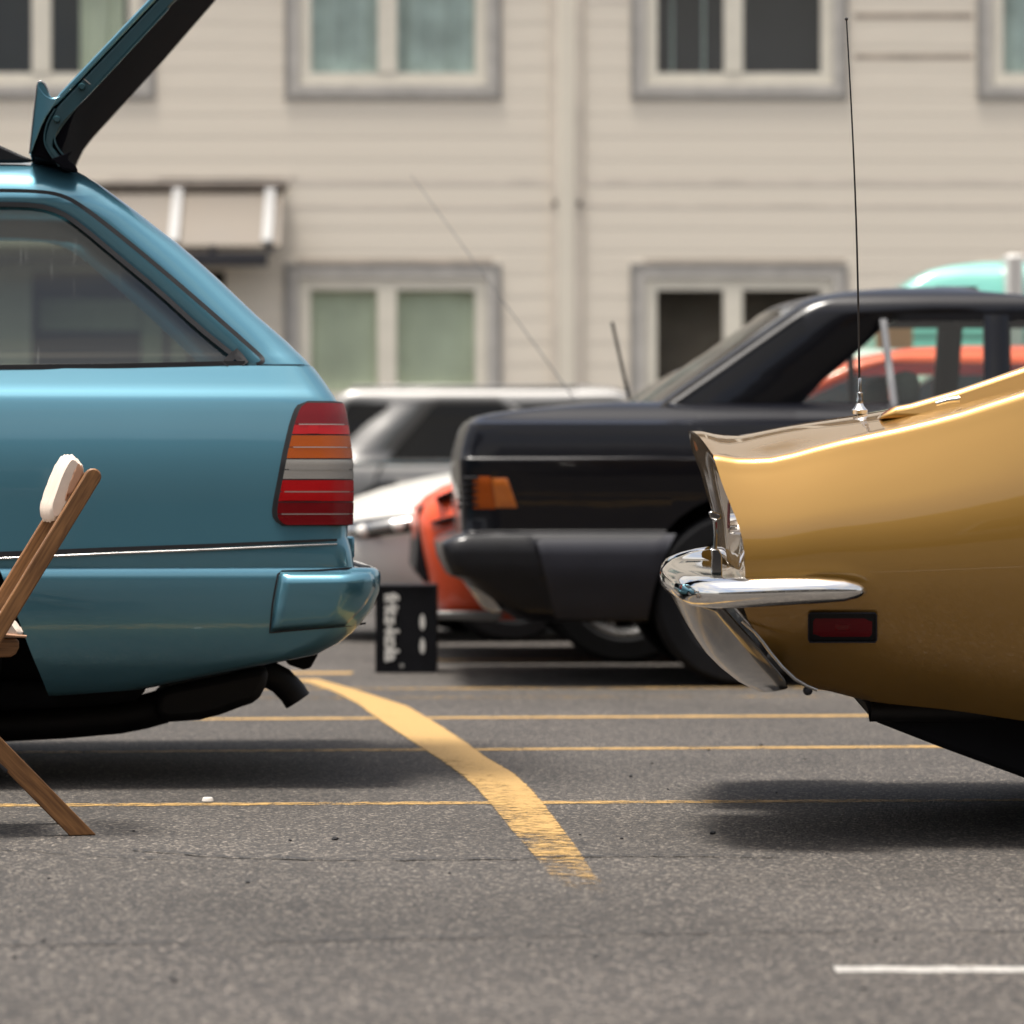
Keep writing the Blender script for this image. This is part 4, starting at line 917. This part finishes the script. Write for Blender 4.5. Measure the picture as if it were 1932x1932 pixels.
# grey lower cladding and bumper as proud panels
def bpatch(name, x0f, x1f, y0, y1, pr, m, nx=16, ny=8, parent=bs):
    P = []
    for i in range(ny+1):
        y = y0+(y1-y0)*i/ny; row = []
        for j in range(nx+1):
            p = bk(x0f(y)+(x1f(y)-x0f(y))*j/nx, y); p.y -= pr if 0 < i < ny and 0 < j < nx else pr*.4; row.append(p)
        P.append(row)
    o = grid(name, P, m, parent, 60)
    if o.data.polygons[len(o.data.polygons)//2].normal.y > 0: o.data.flip_normals()
    return o
sx_ = lambda y: 1005+(y-1006)*.245
bpatch('side_cladding', lambda y: sx_(y)+4, lambda y: itp(y, [(1006,1276),(1040,1258),(1100,1236),(1168,1222)]), 1007, 1168, .012, 'grey_cladding')
bpatch('bumper_cover', lambda y: itp(y, [(1010,872),(1024,846),(1057,848),(1086,862),(1096,890),(1150,955)]), lambda y: sx_(y)-3, 1010, 1150, .008, 'black_plastic')
ribbon('waist_highlight', [bk(x, y) for x, y in dens([(900,869),(1000,868),(1150,866),(1320,864)], 30)], 3*ub, 'grey_cladding', bs, .002, .004)  # raised grey strip stands in for the highlight along the waist crease
ribbon('panel_seam', [bk(x, y) for x, y in dens([(1320,785),(1320,862)], 20)], 2*ub, 'rubber', bs, .001, .004)
tl = sub('tail_light', bs)
bpatch('lens', lambda y: 893, lambda y: 926+(y-902)*.15, 899, 960, .008, 'amber_lens', 8, 6, tl); bpatch('lens', lambda y: 927+(y-902)*.15, lambda y: itp(y, [(902,957),(958,976)]), 902, 958, .009, 'amber_plain', 8, 6, tl)
for k in range(5): bpatch('rib', lambda y: 872, lambda y: 903, 899+k*12.5, 905+k*12.5, .014, 'black_plastic', 8, 3, tl)
for k in range(5):
    p = BS.loc(868, 902+k*13, .3); box('rear_rib', p.x-.008, p.x+.03, .12, BW-.12, p.z-.012, p.z+.006, 'chrome' if k == 0 else 'black_plastic', tl, .004)
tube('boot_trim', [BS.loc(x, y, .10) for x, y in ((905,800),(899,824),(895,845),(894,865))], .006, 'worn_chrome', bs, 8)
# greenhouse
gs = [(770,1236,.17,.07),(760,1250,.175,.07),(751,1264,.18,.07),(735,1287,.188,.07),(715,1316,.198,.07),(690,1352,.211,.07),(660,1395,.225,.07),(640,1424,.234,.07),(618,1456,.244,.07),(606,1473,.249,.07),(598,1485,.253,.07),(592,1494,.256,.07),(590,1497,.257,.07),(578,1512,.264,.08),(568,1528,.275,.09),(560,1552,.292,.10),(553,1585,.32,.11),(548,1625,.36,.13),(544,1680,.42,.15),(542,1760,.5,.16)]
bwin = [(770,1500),(760,1510),(751,1521),(735,1536),(715,1554),(690,1585),(660,1620),(640,1641),(618,1664),(606,1680),(598,1694),(592,1715),(590,1760)]
rows = []
for y, x, d, rr in gs:
    p = BS.loc(x, y, d+rr*.5); z, lo = p.z, p.x; hi = BL-itp(z, [(.9,1.25),(1.0,1.34),(1.34,1.98),(1.38,2.2),(1.41,2.5)])
    xw = BS.loc(itp(y, bwin), y, d).x; xb = BS.loc(1857+(770-y)*-.0, y, d).x
    cols = [max(xw, lo+rr+.01), xb, xb+.095, hi-.10-.05]
    for i in range(1, 4): cols[i] = max(cols[i], cols[i-1]+.003)
    cols = [min(c, hi-.10-.004*(4-i)) for i, c in enumerate(cols)]
    rows.append(loop(z, lo, hi, d, BW, rr, .08, .09, .08, cols=cols, EM=6))
def bkey(r, s, i):
    if s in ('near','far') and 0 <= r < 12 and i in (1, 3): return 'pane_%s_%d' % (s, i)
    if s == 'lo' and 1 <= r < 13 and 0 <= i < 5: return 'rear_glass'
    if s == 'locorner' and 1 <= r < 13 and False: return 'rear_glass'
    if s == 'hi' and 0 <= r < 14 and 0 < i < 4: return 'windscreen'
    return None if s == 'bot' else 'shell'
res = skin(rows, bkey)
solid(mesh('roof_and_pillars', *res['shell'][:2], 'black_paint', bs, 34), .03)
for k, v in res.items():
    if k.startswith('pane'): mesh('window_pane', [(x, y+(.01 if 'near' in k else -.01), z) for x, y, z in v[0]], v[1], 'green_glass', bs, 60)
    elif k == 'rear_glass': mesh('rear_window', v[0], v[1], 'green_glass', bs, 60)
    elif k == 'windscreen': mesh('windscreen', v[0], v[1], 'green_glass', bs, 60)
GSS = Side([(r_[0][0][2], q[2], BS.loc(q[1], q[0], q[2]).x, BL-2, q[3], .08) for r_, q in zip(rows, gs)])
ribbon('window_trim', [BS.loc(x, y, d-.012) for x, y, d in ((1246,768,.17),(1300,730,.186),(1380,674,.213),(1450,626,.236),(1513,582,.257))], 7*ub, 'worn_chrome', bs, .012, .01)
ribbon('quarter_post', [BS.loc(x, y, d) for x, y, d in ((1666,602,.245),(1676,680,.21),(1687,768,.165))], 13*ub, 'worn_chrome', bs, .006, .01)
ribbon('window_divider', [BS.loc(x, y, BW-d) for x, y, d in ((1604,660,.22),(1608,768,.165))], 14*ub, 'rubber', bs, .006, .01)
ribbon('window_header', [BS.loc(x, y, .255) for x, y in ((1690,598),(1850,597),(2100,597))], 14*ub, 'black_plastic', bs, .0, .01)
for yy in (.45, 1.2):
    for xx in (1.75, 2.65):
        s = sub('seat', bs); box('backrest', xx-.1, xx+.05, yy-.24, yy+.24, .4, .98, 'seat_cloth', s, .05); o = box('headrest', xx-.12, xx-.03, yy-.13, yy+.13, .98, 1.12, 'seat_cloth', s, .04)
a, c = BS.loc(1086, 756, 1.3), BS.loc(775, 329, 1.3); tube('whip_aerial', [a+(c-a)*t for t in np.linspace(0,1,8)], list(np.linspace(.0026,.0012,8)), 'bracket_grey', bs, 8)
a, c = BS.loc(1187, 752, 1.1), BS.loc(1155, 608, 1.1); tube('stub_aerial', [a, a+(c-a)*.5, c], [.007,.006,.006], 'rust_pipe', bs, 8)
lp = [BS.loc(x, y, .5) for x, y in ((876,1098),(908,1097),(942,1146),(928,1150),(905,1140))]
prism('rear_chin', [(p.x, p.z) for p in lp], .06, BW-.06, 'worn_chrome', bs, .006)

# ------------------------------------------------------------------ orange coupe, white hatchback, silver off-roader, mint van
def simple_car(name, label, fr, W, L, low, green, paintm, wheels, r, glassm='dark_glass', spokes=10, colsf=None, wr=(0, 99), lo_r=.18, hi_r=.15, bow=.12):
    e = fr.empty(name); tag(e, label, 'car' if 'van' not in name else 'van')
    rows = [loop(z, lo, hi, d, W, lo_r, hi_r, bow, .05, NS=30) for z, lo, hi, d in low]
    bd = fixn(mesh('body', *skin(rows, lambda q, s, i: 'b')['b'][:2], paintm, e, 40))
    cut(bd, [cyl_y('c', (x, 0, r+.01), r+.04, a, c, e) for x in wheels for a, c in ((-.2,.30),(W-.30,W+.2))], 'underbody')
    for x in wheels:
        for y in (.12, W-.12): wheel(e, x, y, r, .2, spokes, 'alloy', 1 if y < W/2 else -1)
    rows = []
    for z, lo, hi, d in green:
        cols = [min(max(c, lo+.08+.004*(i+1)), hi-.08-.004*(9-i)) for i, c in enumerate(colsf(z, lo, hi))]
        rows.append(loop(z, lo, hi, d, W, .07, .07, bow*.7, .04, cols=cols, EM=6))
    def key(q, s, i):
        if s in ('near','far') and wr[0] <= q < wr[1] and i % 2 == 1: return 'pane_%s_%d' % (s, i)
        if s in ('lo','hi') and wr[0] <= q < wr[1] and 0 < i < 4: return 'screen_'+s
        return None if s == 'bot' else 'shell'
    res = skin(rows, key); solid(mesh('roof_and_pillars', *res['shell'][:2], paintm, e, 40), .03)
    for k, v in res.items():
        if k != 'shell': mesh('window_pane' if 'pane' in k else 'windscreen', v[0], v[1], glassm, e, 60)
    return e
OC = Frame(800, 15.35, 2.6)
fz = lambda fr, x, y, d=0: fr.loc(x, y, d).z
fxx = lambda fr, x, y, d=0: fr.loc(x, y, d).x
def rows_v(fr, spec, L): return [(fz(fr,x,y,d+.1), fxx(fr,x,y,d+.1), L-b, d) for y, x, d, b in spec]
oc = simple_car('coupe', 'low bright orange coupe mostly hidden behind the black saloon', OC, 1.78, 4.1,
  rows_v(OC, [(1168,850,.08,.25),(1140,832,.03,.1),(1100,818,.0,.02),(1045,806,.0,0),(1000,798,.01,0),(977,797,.02,.02),(955,806,.03,.03),(935,825,.05,.05),(915,860,.08,.08),(900,910,.11,.1),(885,1000,.15,.12),(868,1120,.17,.15),(852,1280,.18,.2),(838,1400,.2,.3)], 4.1),
  [(fz(OC,0,838), 1.02, 3.9, .2), (1.0, 1.27, 3.8, .25), (1.1, 1.48, 3.65, .29), (1.18, 1.66, 3.5, .32), (1.21, 1.74, 3.4, .33), (1.25, 1.87, 3.2, .37), (1.275, 2.0, 3.0, .45), (1.29, 2.2, 2.85, .6)],
  'orange_paint', (.80, 3.32), .325, 'green_glass', 10, lambda z, lo, hi: [lo+.14, lo+1.0, lo+1.08, hi-.25], (0, 4), .16, .2, .03)
p = lambda x, y, d=0: OC.loc(x, y, d)
def ocbox(nm, x0, x1, y0, y1, d0, d1, m, b=.01): a, c = p(x0, y0, d0), p(x1, y1, d0); return box(nm, min(a.x,c.x), max(a.x,c.x), d0, d1, min(a.z,c.z), max(a.z,c.z), m, oc, b)
prism('grille', [(q.x, q.z) for q in (p(790,958,.3), p(800,950,.3), p(812,960,.3), p(830,1090,.3), p(812,1100,.3), p(797,1096,.3), p(783,1072,.3))], .20, 1.58, 'black_plastic', oc, .01)
prism('splitter', [(q.x, q.z) for q in (p(812,1154,.05), p(820,1168,.05), p(935,1172,.05), p(952,1160,.05), p(935,1152,.05))], .02, 1.76, 'silver_paint', oc, .006)
prism('headlight', [(q.x, q.z) for q in (p(822,938,.02), p(866,918,.02), p(872,926,.02), p(826,948,.02))], .035, .4, 'dark_glass', oc, .004)
prism('side_vent', [(q.x, q.z) for q in (p(812,984,.0), p(864,970,.0), p(866,977,.0), p(822,989,.0))], -.004, .1, 'black_plastic', oc, .002)
for yy in (.5, 1.25):
    s = sub('seat', oc); box('backrest', 2.35, 2.5, yy-.22, yy+.22, .4, .92, 'rubber', s, .05); box('headrest', 2.42, 2.52, yy-.12, yy+.12, .93, 1.06, 'rubber', s, .04)

WH = Frame(672, 17.4, 10.0)
wh = simple_car('hatchback', 'white hatchback with clear headlights behind the black upright crate', WH, 1.66, 3.7,
  [(.17,.12,3.55,.07),(.22,.04,3.66,.02),(.34,-.02,3.70,.0),(.46,-.03,3.70,.0),(.52,-.01,3.69,.01),(.555,.04,3.68,.02),(.60,.12,3.68,.03),(.65,.22,3.66,.05),(.70,.36,3.64,.07),(.75,.56,3.6,.09),(.79,.78,3.55,.11),(.83,.98,3.5,.13)],
  [(.83,.98,3.5,.13),(.95,1.2,3.45,.18),(1.12,1.5,3.38,.22),(1.26,1.75,3.3,.26),(1.31,1.9,3.2,.3),(1.35,2.1,3.0,.4),(1.365,2.3,2.8,.55)],
  'white_paint', (.72, 3.10), .31, 'dark_glass', 9, lambda z, lo, hi: [lo+.2, lo+1.0, lo+1.08, hi-.3], (0, 3), .35, .2, .10)
for yy in (.16, 1.50):
    h = sub('headlight', wh)
    for nm, k0, mm in (('housing',0,'black_plastic'),('lens',1,'lamp_glass')):
        P = []
        pl = [(-.05,.50),(-.045,.38),(-.03,.27),(-.005,.17),(.04,.09),(.10,.035),(.17,.008),(.25,-.004),(.32,-.006)]
        for i, (xq, yq) in enumerate(pl):
            t = i/8; z0, z1 = .435+.075*t+.018*k0, .515+.085*t-.018*k0; yv = yq-.006*k0 if yy < 1 else 1.66-yq+.006*k0
            P.append([(xq-.010*k0, yv, z0), (xq-.012*k0-.004, yv-.004*(1 if yy < 1 else -1), (z0+z1)/2), (xq-.010*k0+.01, yv+.008*(1 if yy < 1 else -1), z1)])
        solid(grid(nm, P, mm, h, 60), .012, 0)
for xq, yq, zq, rq in ((.045,.075,.505,.036),(.19,-.002,.53,.030)):
    b = bmesh.new(); bmesh.ops.create_uvsphere(b, u_segments=20, v_segments=12, radius=rq); me = bpy.data.meshes.new('headlight_reflector'); b.to_mesh(me); b.free(); me.materials.append(M['print_white']); me.shade_smooth(); o = bpy.data.objects.new('headlight_reflector', me); COL.objects.link(o); o.parent = wh; o.location = (xq, yq, zq); o.scale = (1, .7, .85)
box('grille', -.145, .05, .52, 1.14, .42, .51, 'black_plastic', wh, .02); box('lower_intake', -.15, .05, .35, 1.31, .24, .34, 'black_plastic', wh, .02)
for yy in (.10, 1.56): o = box('door_mirror', 1.16, 1.26, yy-.16 if yy < 1 else yy, yy if yy < 1 else yy+.16, .86, .98, 'white_paint', wh, .03)

SV = Frame(560, 34.0, 0.0)
def sv(x, y, d=0): return SV.loc(x, y, d)
sz = lambda y: CH+(YH-y)/F*34.0
sxx = lambda x: (x-560)/F*34.0
SL = 4.85
ws = [(870,728),(860,734),(840,752),(820,769),(800,787),(780,803),(770,811),(764,818),(760,828)]
qs = [(870,622),(860,632),(840,648),(820,667),(800,690),(780,718),(772,729),(764,734),(760,740)]
def svcols(z, lo, hi):
    y = YH-(z-CH)*F/34.0
    return [lo+.15, sxx(itp(y, qs)), sxx(itp(y, ws)), hi-1.0+.45*(sz(870)-z), hi-.92+.45*(sz(870)-z), hi-.25]
se = simple_car('off_roader', 'silver grey off-roader with dark side windows parked before the building', SV, 1.85, SL,
  [(.25,.1,SL-.1,.06),(.32,.02,SL-.02,.02),(.55,0,SL,.0),(.75,0,SL,.0),(sz(893),.03,SL-.15,.02),(sz(880),.05,SL-.7,.04),(sz(874),.06,SL-.9,.07),(sz(871),.07,SL-1.0,.09)],
  [(sz(871),.07,SL-1.0,.09),(sz(868),.075,SL-1.05,.095),(sz(840),.12,SL-1.3,.13),(sz(800),.2,SL-1.6,.18),(sz(772),.27,SL-1.75,.21),(sz(764),.28,SL-1.8,.22),(sz(760),.29,SL-1.85,.225),(sz(744),.36,SL-1.9,.25),(sz(735),.42,SL-2.0,.29),(sz(728),.55,SL-2.1,.36),(sz(724),.8,SL-2.3,.5)],
  'silver_paint', (.85, 3.85), .36, 'dark_glass', 10, svcols, (1, 6), .12, .25, .04)
ribbon('door_seam', [(sxx(x), .004, sz(y)) for x, y in chaikin([(726,871),(712,890),(706,920),(714,960),(735,1000)],2)], 4*34/F, 'rubber', se, .006, .004)
o = box('door_handle', sxx(749), sxx(792), -.03, .02, sz(914), sz(907), 'alu_edge', se, .006)
for yy in (.30, 1.5): o = box('roof_rail', sxx(660), sxx(1090), yy, yy+.04, sz(731), sz(726), 'silver_paint', se, .01)
ribbon('belt_highlight', [(sxx(x), .06, sz(874)) for x in (640,900,1100)], 4*34/F, 'chrome', se, .02, .004)  # chrome strip added to imitate the highlight running along the belt

MV = Frame(1640, 23.0, 0.0)
mz = lambda y: CH+(YH-y)/F*23.0
mxx = lambda x: (x-1640)/F*23.0
mv = simple_car('delivery_van', 'mint green van with rounded roof standing behind the black saloon', MV, 1.75, 4.6,
  [(.3,.05,4.55,.04),(.4,0,4.6,.0),(.8,0,4.6,.0),(1.2,.02,4.6,.0),(1.5,.06,4.58,.02),(mz(640),.10,4.56,.04)],
  [(mz(640),.10,4.56,.04),(mz(630),.12,4.56,.045),(mz(560),.16,4.55,.07),(mz(545),.20,4.55,.09),(mz(525),.28,4.54,.11),(mz(508),.38,4.53,.14),(mz(498),.50,4.5,.18),(mz(490),.68,4.4,.26),(mz(486),.9,4.2,.4)],
  'mint_paint', (.8, 3.6), .33, 'dark_glass', 8, lambda z, lo, hi: [lo+.25, lo+.75, lo+.85, hi-.5], (0, 0), .12, .1, .05)
box('white_pillar', mxx(1897), mxx(1931), -.03, .25, .4, mz(480), 'white_paint', mv, .02)
tb = empty('display_board', at(1688, 700, 20.5)*1.0); tb.location.z = 0; tag(tb, 'tan panel on feet seen through the side glass of the black saloon', 'board')
box('panel', -.10, .095, -.02, .02, .25, CH+(YH-603)/F*20.5, 'tan_board', tb, .005)
for s in (-.07, .06): box('foot', s-.02, s+.02, -.15, .15, 0, .25-.002, 'gutter_dark', tb, .004)

# ------------------------------------------------------------------ crate standing on end
KR = Frame(708, 14.62, 0.0); kr = KR.empty('drinks_crate'); tag(kr, 'black plastic drinks crate stood on end with white sideways lettering', 'crate')
ku = 14.62/F; kw, kh = 116*ku, 166*ku
cr = box('shell', 0, kw, .0, .27, 0.0, kh, 'crate_black', kr, .008)
ring('rim', .0, kw, .0, kh, .012, -.006, -.0005, 'crate_black', kr)
def crate_text(s, size, x, z, m, bold):
    cu = bpy.data.curves.new('t', 'FONT'); cu.body = s; cu.size = size; cu.offset = bold; cu.extrude = .0012; cu.align_x = 'CENTER'; cu.align_y = 'BOTTOM_BASELINE' if False else 'BOTTOM'; cu.space_character = .92
    to = bpy.data.objects.new('t', cu); COL.objects.link(to); bpy.context.view_layer.update()
    dg = bpy.context.evaluated_depsgraph_get(); me = bpy.data.meshes.new_from_object(to.evaluated_get(dg)); bpy.data.objects.remove(to)
    o = bpy.data.objects.new('lettering', me); COL.objects.link(o); o.parent = kr; me.materials.clear(); me.materials.append(M[m])
    o.matrix_local = Matrix.Translation((x, -.0045, z)) @ Matrix.Rotation(math.radians(90), 4, 'X') @ Matrix.Rotation(math.radians(-90), 4, 'Z')
    xs = [v.co.x for v in me.vertices]; k = (130*ku)/(max(xs)-min(xs)) if len(s) > 3 else 1
    o.scale = (k, 1.0, 1); return o
crate_text('fritz-kola', .072, 12*ku, kh/2+3*ku, 'print_white', .0026)
crate_text('®', .018, 45*ku, 14*ku, 'print_white', .0003)
for zc in (96, 51):
    V = [(94*ku-5*ku+5*ku*math.cos(a), -.004, zc*ku+15*ku*math.copysign(abs(math.sin(a))**1.3, math.sin(a))) for a in np.linspace(0, 2*math.pi, 21)[:-1]]
    mesh('printed_mark', V, [tuple(range(20))], 'print_white', kr, 0)

# ------------------------------------------------------------------ wooden folding chair
CHR = Frame(163, 7.70, 11.5); ch = CHR.empty('folding_chair'); tag(ch, 'wooden folding lounge chair with cream canvas in front of the teal estate car', 'chair')
cu_ = 7.70/F
cp = lambda pts, d=0: [(q.x, q.z) for q in (CHR.loc(x, y, d) for x, y in pts)]
def bar(name, A, B, w, d0, d1, roundA=True, m='walnut', parent=ch, n=8):
    a, b_ = Vector((A[0],A[1])), Vector((B[0],B[1])); t = (b_-a).normalized(); nn = Vector((-t.y, t.x)); pr = []
    for k in range(n+1):
        w_ = math.pi/2+math.pi*k/n; pr.append(a + (t*math.cos(w_) + nn*math.sin(w_))*w/2)
    pr += [b_-nn*w/2, b_+nn*w/2]
    # long axis as local x so that the grain runs along the bar
    o = prism(name, [((q-a).dot(t), (q-a).dot(nn)) for q in pr], d0, d1, m, parent, .003)
    o.matrix_local = Matrix(((t.x,0,nn.x,a.x),(0,1,0,0),(t.y,0,nn.y,a.y),(0,0,0,1))); return o
g1 = lambda x, y: tuple(CHR.loc(x, y, 0)[i] for i in (0, 2))
SEATW = .36
A, B = g1(176, 899), g1(-238, 1574)
for d0 in (0, SEATW-.024): bar('back_post', A, (B[0], .012), 31*cu_, d0, d0+.024)
A2, B2 = g1(-185, 1228), g1(141, 1560)
t = Vector((B2[0]-A2[0], B2[1]-A2[1])).normalized()
for d0 in (.030, SEATW-.054):
    A_, n_ = Vector(A2), Vector((-t.y, t.x)); hw = 37*cu_/2; e0 = A_+n_*hw; e1 = A_-n_*hw
    k0 = e0+t*((e0.y)/-t.y); k1 = e1+t*((e1.y)/-t.y)
    L0, L1 = (k0-A_).dot(t), (k1-A_).dot(t)
    k0, k1 = (L0, hw), (L1, -hw)
    L0 = min(L0, L1+.035) ; pts_ = [(0,hw),(0,-hw),(L1,-hw),(L1+.030,-hw+ .0)] 
    pts_ = [(0,hw),(0,-hw),(L1,-hw),(L0,hw)] if abs(L0-L1) > 1e-4 else [(0,hw),(0,-hw),(L1,-hw),(L1,hw)]
    o = prism('leg', pts_, d0, d0+.024, 'walnut', ch, .002)
    o.matrix_local = Matrix(((t.x,0,n_.x,A_.x),(0,1,0,0),(t.y,0,n_.y,A_.y),(0,0,0,1)))
    q = CHR.loc(0, 1448, 0); s0, s1 = Vector(g1(-40,1411)), Vector(g1(16,1459))
    if d0 < .1:
        o2 = bar('slot', tuple(s0), tuple(s1), 9*cu_, d0-.001, d0+.012, True, 'rubber')
prism('seat_rail', cp([(-260,1238),(-260,1200),(36,1207),(40,1212),(40,1224),(34,1236),(24,1242),(-60,1244)]), .056, .080, 'walnut', ch, .003)
prism('seat_rail', cp([(-260,1238),(-260,1200),(36,1207),(40,1212),(40,1224),(34,1236),(24,1242),(-60,1244)]), SEATW-.080, SEATW-.056, 'walnut', ch, .003)
prism('rear_stretcher', cp([(14,1214),(36,1214),(36,1236),(14,1236)]), .0805, SEATW-.0805, 'walnut', ch, .003)
def pillow(name, prof, d0, d1, m, puff=.012, ny=14):
    prof = chaikin(prof+[prof[0]], 2)[:-1]; n = len(prof); c = Vector((sum(x for x,_ in prof)/n, sum(z for _,z in prof)/n)); P = []
    for i in range(ny+1):
        s = i/ny; k = 1-.16*abs(2*s-1)**5; jit = .003*math.sin(i*1.9)
        P.append([(c.x+(x-c.x)*k, d0+(d1-d0)*s, c.y+(z-c.y)*k+jit*math.sin(j*.8)) for j, (x, z) in enumerate(prof)])
    V = [p_ for r_ in P for p_ in r_]; Fc = [(i*n+j, i*n+(j+1)%n, (i+1)*n+(j+1)%n, (i+1)*n+j) for i in range(ny) for j in range(n)] + [tuple(range(n)), tuple(range((ny+1)*n-1, ny*n-1, -1))]
    return fixn(mesh(name, V, Fc, m, ch, 50))
pillow('headrest_sling', cp([(112,980),(128,950),(146,920),(166,888),(163,876),(154,866),(146,858),(139,857),(130,870),(116,900),(104,935),(96,958),(97,976),(103,987)]), .027, SEATW-.027, 'canvas')
pillow('headrest_flap', cp([(150,876),(142,890),(134,912),(124,940),(126,946),(140,924),(160,894),(158,880)]), .0255, .028, 'canvas_trim')
pillow('seat_sling', cp([(-250,1196),(-150,1180),(-40,1166),(10,1160),(26,1165),(40,1178),(50,1192),(54,1198),(46,1205),(34,1207),(-60,1202),(-250,1206)]), .052, SEATW-.052, 'canvas')
tube('sling_seam', [CHR.loc(x, y, .05) for x, y in ((-60,1196),(0,1197),(30,1200),(50,1201))], .003, 'canvas_trim', ch, 8)
tube('cross_bar', [CHR.loc(-120, 1290, .04), CHR.loc(-120, 1290, SEATW-.04)], .009, 'walnut', ch, 10)
